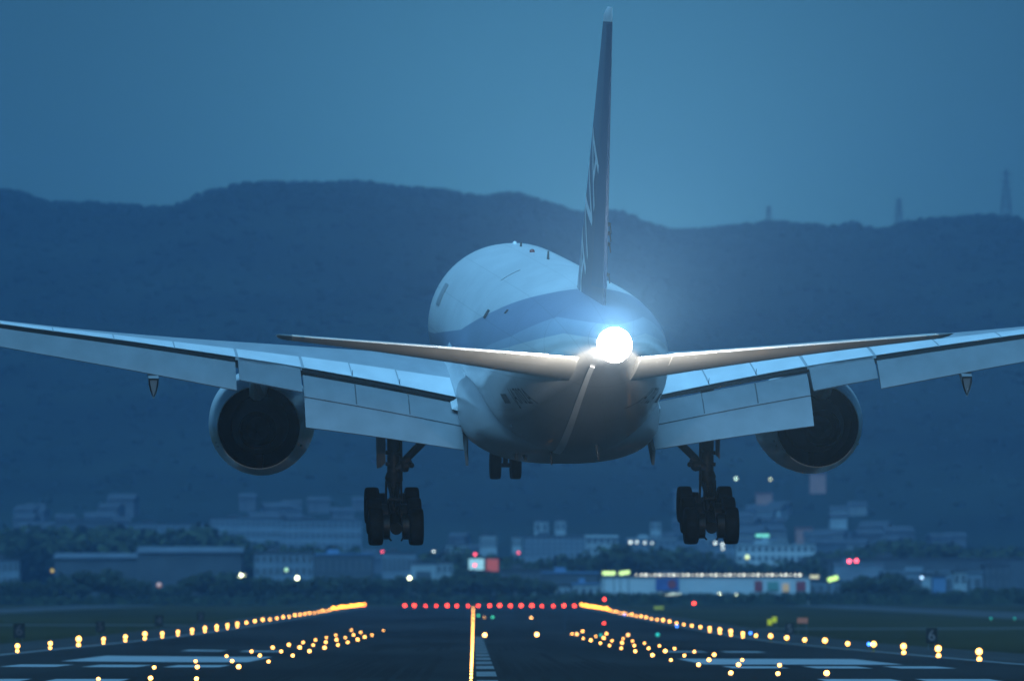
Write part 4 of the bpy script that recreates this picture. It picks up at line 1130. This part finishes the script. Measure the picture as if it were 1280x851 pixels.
# middle ground below the apartment block
block('storage_building', 625, 690, 712, 3300, 'long dim flat roofed building behind the red end lights', 'wallC', 20, cols=9, rows=2)
block('storage_building', 678, 748, 716, 3150, 'long low building with a pale blue fascia left of the lit hall', 'wallC', 26, roof='roofB')
block('low_building', 660, 712, 732, 3050, 'pale low shed just above the red end lights', 'wallA', 12, cols=6, rows=1)
block('low_building', 716, 752, 730, 3080, 'small pale shed left of the lit hall', 'wallA', 12, roof='roofB', cols=4, rows=1)
# the lit hall
hall, hw_, hh_, hd_ = block('terminal_hall', 752, 1012, 720.5, 3020, 'long pale hall with a string of lamps along its roof edge', 'wallD', 40, roof='wallC')
for n in range(36):
    bm = bmesh.new(); blob(bm, (0, 0, 0), .20 + .07 * (n * 7 % 3), 2)
    o = mesh_obj('roof_lamp', bm, glow('roof_lamp_glow', (.95, .92, .72), 3.2) if n == 0 else bpy.data.materials['roof_lamp_glow'], hall, smooth=True)
    o.location = (-hw_ / 2 + 10.5 + (hw_ - 12) * n / 36, -.5, hh_ + .55)
def wall_panel(parent, w_, px, py, wpx, hpx, d, material, name):
    s_ = d / FPX
    bm = bmesh.new(); box(bm, (0, 0, 0), (wpx * s_, .3, hpx * s_)); bmesh.ops.bevel(bm, geom=bm.edges, offset=.05, segments=1)
    o = mesh_obj(name, bm, material, parent)
    q = at(px, py, d); o.location = (q.x - parent.location.x, -.2, q.z - parent.location.z)
    return o
M['pblue'] = mat('blue_poster', (.04, .08, .24), .6, var=.2, scale=.3); M['pred'] = mat('red_poster', (.25, .03, .04), .6, var=.2, scale=.3); M['pgreen'] = mat('green_poster', (.10, .24, .20), .6)
wall_panel(hall, hw_, 834, 730, 29, 15, 3020, M['pblue'], 'poster')
bm = bmesh.new(); tube(bm, (0, -.15, 0), (0, .0, 0), 1.3, 1.3, 24); o = mesh_obj('poster_disc', bm, M['pred'], hall); q = at(840, 729.5, 3020); o.location = (q.x - hall.location.x, -.3, q.z)
wall_panel(hall, hw_, 948, 732, 10, 13, 3020, M['pred'], 'poster')
wall_panel(hall, hw_, 966, 732, 14, 11, 3020, M['pgreen'], 'poster')
wall_panel(hall, hw_, 982, 734, 8, 10, 3020, glow('lit_doorway', (.55, .33, .15), .42), 'doorway')
wall_panel(hall, hw_, 1001, 732, 12, 12, 3020, M['pred'], 'poster')
wall_panel(hall, hw_, 968, 717.5, 1, 1, 3020, M['seam'], 'roof_vent')
def lit_sign(name, px, py, wpx, hpx, d, col, st, label, cat='sign', tilt=0):
    s_ = d / FPX; q = at(px, py, d)
    e = empty(name, (q.x, q.y, 0), label, cat)
    bm = bmesh.new(); box(bm, (0, 0, q.z), (wpx * s_, .5, hpx * s_), Euler((0, tilt, 0)).to_matrix()); bmesh.ops.bevel(bm, geom=bm.edges, offset=.08, segments=1)
    mesh_obj('sign_face', bm, glow('lit_sign', col, st), e)
    for dx in (-.4, .4):
        bm = bmesh.new(); tube(bm, (dx * wpx * s_, .4, 0), (dx * wpx * s_, .4, q.z), .14, .14, 8); mesh_obj('post', bm, M['post'], e)
    return e
lit_sign('lit_sign', 761, 716, 16, 4.5, 3005, (.80, 1.0, .30), 1.3, 'bright yellow lit sign at the left end of the long hall')
lit_sign('lit_sign', 780.5, 715.5, 13, 4.5, 3005, (.80, 1.0, .30), 1.3, 'bright yellow lit sign just right of the leftmost yellow one', tilt=-.15)
lit_sign('shop_front', 838, 743, 28, 3.6, 3000, (.95, 1.0, .70), 1.3, 'white lit shop front strip below the blue poster')
lit_sign('shop_front', 824, 745, 14, 2.8, 2998, (.75, .16, .08), .5, 'dull red lit strip left of the white shop front')
lit_sign('billboard', 595.5, 705, 19, 14, 3250, (.42, .66, .62), .62, 'pale white lit billboard left of the red one')
lit_sign('billboard', 615.5, 706, 15, 15.5, 3248, (.46, .075, .05), .55, 'deep red lit billboard right of the white one')
lit_sign('roof_sign', 953, 669, 17, 3.4, 4150, (.25, .85, .55), .9, 'green lit sign on top of the white building at right')
lit_sign('lit_sign', 1041, 723, 13, 5, 3000, (.72, 1.0, .22), 1.5, 'bright yellow green lit sign right of the long hall', tilt=-.3)
lit_sign('lit_sign', 1018, 720.5, 11, 4, 3010, (.80, .62, .32), .8, 'dim orange lit sign at the right end of the long hall')
# right side
block('office_building', 945, 984, 676, 4150, 'white upper block carrying the green sign', 'wallA', 14, roof='wallA', cols=6, rows=8)
block('office_building', 921, 1019, 681, 4100, 'broad white building with window bands under the green sign', 'wallD', 24, roof='wallA', cols=12, rows=3, by=12)
block('office_building', 888, 922, 678, 4150, 'pale building behind the right main wheels', 'wallB', 18, cols=5, rows=4, by=10)
block('hangar', 985, 1072, 703, 3650, 'dark flat roofed hangar below the white building', 'wallC', 30)
block('low_building', 1042, 1104, 705, 3500, 'pale blue low hall under the pair of red lamps', 'wallB', 26, roof='wallB')
block('low_building', 1012, 1050, 726, 3060, 'dim blue shed under the yellow green sign', 'wallB', 14, cols=4, rows=1)
block('warehouse', 1104, 1228, 715, 3250, 'long pale blue warehouse at right behind trees', 'wallB', 30, roof='wallB', cols=10, rows=1)
block('gate_tower', 1152, 1163, 719, 3140, 'narrow pale tower among the trees at right', 'wallA', 4)
block('low_building', 1166, 1182, 720, 3150, 'small shed with a blue front right of the narrow tower', 'roofB', 8)
block('low_building', 1192, 1208, 714, 3200, 'pale upright block at the right end of the warehouse', 'wallA', 10, cols=2, rows=2)
block('low_building', 1230, 1262, 706, 3500, 'dim block at far right behind the trees', 'wallC', 16, cols=4, rows=3)
block('elevated_road', 1020, 1290, 698, 3700, 'long dark flat deck running across the right town', 'wallC', 12)
# lamps in town
def lamp_post(px, py, d, col, st, r, label, cat='street lamp', group=None):
    q = at(px, py, d)
    e = empty('street_lamp', (q.x, q.y, 0), label, cat, group)
    bm = bmesh.new(); tube(bm, (0, .3, 0), (0, .3, q.z), .1, .07, 8); tube(bm, (0, .3, q.z), (0, 0, q.z + .1), .06, .06, 8); mesh_obj('post', bm, M['post'], e)
    bm = bmesh.new(); blob(bm, (0, 0, q.z), r, 2); mesh_obj('lamp', bm, glow('lamp_glow', col, st), e, smooth=True)
Y_, W_, R_ = (.95, 1.0, .60), (.95, 1.0, .85), (1.0, .08, .12)
for px, py, d, col, st, r, lab in (
    (301, 719.5, 2990, Y_, 12, .62, 'brightest yellow white lamp among the left trees'), (305.5, 718.5, 2990, Y_, 6, .3, 'small lamp touching the brightest one among the left trees'),
    (371.5, 722, 2990, Y_, 10, .55, 'bright lamp among trees right of the brightest left one'), (358, 712, 3300, (.6, .95, .5), 1.2, .6, 'dim greenish lamp above the left trees'),
    (512, 722, 2990, Y_, 9, .5, 'white lamp in the trees below the left main wheels'), (542, 689.5, 3600, W_, 3, .45, 'small white lamp on the roofs right of the left wheels'),
    (899, 743.5, 2960, Y_, 12, .62, 'bright round lamp below the right half of the long hall'), (919.5, 743.5, 2960, Y_, 7, .42, 'smaller lamp right of the bright one below the hall'),
    (934, 696, 3650, (.85, .9, .35), 1.6, .8, 'yellow lamp in front of the broad white building'), (894, 678.5, 4000, W_, 2.2, .55, 'white lamp left of three behind the right main wheels'), (903, 680, 4000, W_, 2.2, .55, 'white lamp in the middle of three behind the right main wheels'),
    (903.5, 685.5, 4000, W_, 1.8, .5, 'white lamp lowest of three behind the right main wheels'),
    (788, 677.5, 4300, W_, 2.4, .6, 'white lamp at the left under the terrace building roof'), (796, 677.5, 4300, W_, 1.6, .6, 'white lamp second under the terrace building roof'), (806, 678, 4300, W_, 1.6, .55, 'white lamp third under the terrace building roof'), (815, 678.5, 4300, W_, 1.4, .5, 'white lamp fourth under the terrace building roof'),
    (478, 689.5, 3500, R_, 4, .45, 'red lamp directly under the left main wheels'), (594, 692.5, 3300, R_, 4, .5, 'red lamp above the white billboard'), (593.5, 706, 3240, R_, 5, .5, 'red lamp in front of the white billboard'), (648, 690.5, 3900, R_, 3, .5, 'red lamp above the dim flat building at centre'),
    (821.5, 699, 3500, R_, 3.5, .5, 'red lamp in the dark wood left of the right wheels'), (1061.5, 701, 3480, R_, 9, .6, 'left one of two bright red lamps at right'), (1070.5, 700.5, 3480, R_, 9, .6, 'right one of two bright red lamps at right'),
    (1152, 721.5, 3130, (.5, .75, 1.0), 3, .45, 'bluish lamp on the narrow tower at right'), (1234.5, 744.5, 2960, (1.0, .45, .2), 3, .4, 'small orange lamp low at far right'), (65.5, 713, 3200, (.9, .55, .1), .8, .55, 'dim amber lamp at far left'), (199, 731, 2985, (.9, .45, .35), .35, .8, 'faint pinkish lamp in the left trees'),
    (920, 598, 5600, (.7, .95, .7), 3, .8, 'pale green lamp on the hillside right of the wheels'), (963, 599, 5600, (.9, .9, .5), 2, .7, 'faint lamp on the hillside under the right engine'),
    (1181, 624, 5600, (.8, .1, .2), .8, 1.4, 'faint red lamp high on the right hillside')):
    lamp_post(px, py, d, col, st, r, lab)

# ------------------------------------------------------------------ hillside town
M['rred'] = mat('red_roof_tiles', (.22, .07, .06), .8, var=.2, scale=.5)
def house_mesh(seed, w_, d_, h_):
    bm = bmesh.new(); box(bm, (0, 0, h_ / 2 - 3), (w_, d_, h_ + 6)); me = bpy.data.meshes.new('wall'); bmesh.ops.recalc_face_normals(bm, faces=bm.faces); bm.to_mesh(me); bm.free()
    bm = bmesh.new()
    vs0 = [Vector((-w_ / 2 - .5, y_, z_)) for y_, z_ in ((-d_ / 2 - .5, h_ - .1), (0, h_ + d_ * .28), (d_ / 2 + .5, h_ - .1), (0, h_ - .05))]
    ring_loft(bm, [vs0, [v + Vector((w_ + 1, 0, 0)) for v in vs0]]); bmesh.ops.recalc_face_normals(bm, faces=bm.faces)
    rm = bpy.data.meshes.new('roof'); bm.to_mesh(rm); bm.free()
    return me, rm
HM = []
for s_, (w_, d_, h_), wm, rm_ in ((1, (10, 8, 5), 'wallH', 'roofD'), (2, (12, 9, 6), 'wallC', 'roofD'), (3, (9, 8, 7), 'wallA', 'roofD'), (4, (15, 10, 9), 'wallH', 'roofD')):
    a, b_ = house_mesh(s_, w_, d_, h_); a.materials.append(M[wm]); b_.materials.append(M[rm_]); HM.append((a, b_))
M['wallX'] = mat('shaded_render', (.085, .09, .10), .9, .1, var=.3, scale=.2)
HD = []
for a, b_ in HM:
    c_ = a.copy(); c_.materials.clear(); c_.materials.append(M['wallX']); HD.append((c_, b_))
def hillside(n, pxr, yr, word, kinds=HM):
    for i in range(n):
        px = rnd.uniform(*pxr); y = yr[0] + (yr[1] - yr[0]) * rnd.random() ** 1.3
        c = noise.noise(Vector((px / 70, y / 260, 8.8)))
        if c < -.05: continue
        q = at(px, 600, y); k = rnd.choice((0, 0, 1, 1, 2, 3))
        e = empty('hillside_house', (q.x, q.y, hill_z(q.x, q.y)), f'{["small", "wide grey", "narrow", "large"][k]} {"dim" if kinds is HD else "pale"} house blurred by haze on the hillside {word}', 'house', f'houses on the hillside {word}', rot=(0, 0, rnd.uniform(-.5, .5)))
        for nm, me in zip(('wall', 'roof'), kinds[k]):
            o = bpy.data.objects.new(nm, me); COL.objects.link(o); o.parent = e
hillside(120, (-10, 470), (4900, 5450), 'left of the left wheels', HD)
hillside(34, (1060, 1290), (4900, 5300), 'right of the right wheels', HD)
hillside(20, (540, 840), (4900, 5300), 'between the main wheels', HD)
hillside(120, (855, 1075), (4950, 5500), 'just behind the right wheels')
for px, y, lab in ((955, 5500, 'reddish apartment block left of the three on the right hillside'), (1022, 5620, 'reddish apartment block highest of the three on the right hillside'), (1005, 5250, 'reddish apartment block lowest of the three on the right hillside')):
    q = at(px, 600, y); zz = hill_z(q.x, q.y)
    e = empty('apartment_block', (q.x, q.y, zz), lab, 'building', 'reddish blocks on the hillside')
    bm = bmesh.new(); box(bm, (0, 0, 4), (9, 8, 13)); mesh_obj('wall', bm, mat('red_facade', (.34, .15, .12), .8, var=.2, scale=.3), e)
    bm = bmesh.new(); box(bm, (0, 0, 10.8), (9.8, 8.8, .5)); mesh_obj('roof', bm, M['rred'], e)

# ------------------------------------------------------------------ transmission towers on the ridge
M['steel'] = mat('grey_steel', (.03, .032, .035), .7)
def pylon(px, ty, by, d, label, arms):
    a, b_ = at(px, ty, d), at(px, by, d); h = a.z - b_.z + 3
    zb = hill_z(b_.x, b_.y) - 1.0; h = a.z - zb
    e = empty('transmission_tower', (b_.x, b_.y, zb), label, 'pylon', 'transmission towers on the mountain ridge')
    bm = bmesh.new(); wb, wt = h * .085 + 1.2, .55
    def leg(f): return wb + (wt - wb) * min(1, f * 1.15)
    N_ = 9
    for sx in (-1, 1):
        for sy in (-1, 1):
            for i in range(N_):
                f0, f1 = i / N_, (i + 1) / N_
                tube(bm, (sx * leg(f0), sy * leg(f0), h * f0), (sx * leg(f1), sy * leg(f1), h * f1), .34, .34, 6)
                tube(bm, (sx * leg(f0), sy * leg(f0), h * f0), (-sx * leg(f1), sy * leg(f1), h * f1), .22, .22, 5)
                tube(bm, (sx * leg(f0), sy * leg(f0), h * f0), (sx * leg(f1), -sy * leg(f1), h * f1), .22, .22, 5)
    mesh_obj('lattice', bm, M['steel'], e)
    for f in arms:
        bm = bmesh.new(); l = h * .10 + 1.4
        for s_ in (-1, 1):
            tube(bm, (0, 0, h * f + .6), (s_ * l, 0, h * f), .28, .2, 6); tube(bm, (0, 0, h * f - .8), (s_ * l, 0, h * f), .28, .2, 6)
        mesh_obj('cross_arm', bm, M['steel'], e)
pylon(961, 257, 284, 7980, 'smallest lattice pylon, leftmost of three on the ridge', (.72, .9))
pylon(1124, 247, 284, 7980, 'medium lattice pylon in the middle of three on the ridge', (.45, .6, .75, .9))
pylon(1258, 211, 278, 7980, 'tallest lattice pylon at the right end of the ridge', (.3, .45, .6, .75, .9))
#TOWN>>

# ------------------------------------------------------------------ haze
bm = bmesh.new(); box(bm, (0, 4500, 204), (6000, 9900, 412))
hz = bpy.data.materials.new('evening_haze'); hz.use_nodes = True
t = hz.node_tree; t.nodes.clear()
o_ = t.nodes.new('ShaderNodeOutputMaterial'); v_ = t.nodes.new('ShaderNodeVolumePrincipled')
v_.inputs['Color'].default_value = (0.165, 0.395, 0.70, 1); v_.inputs['Density'].default_value = 7.6e-5; v_.inputs['Anisotropy'].default_value = 0.0
t.links.new(v_.outputs[0], o_.inputs['Volume'])
tag(mesh_obj('haze', bm, hz), 'blue evening haze thickening toward the far mountain', 'haze', kind='stuff')
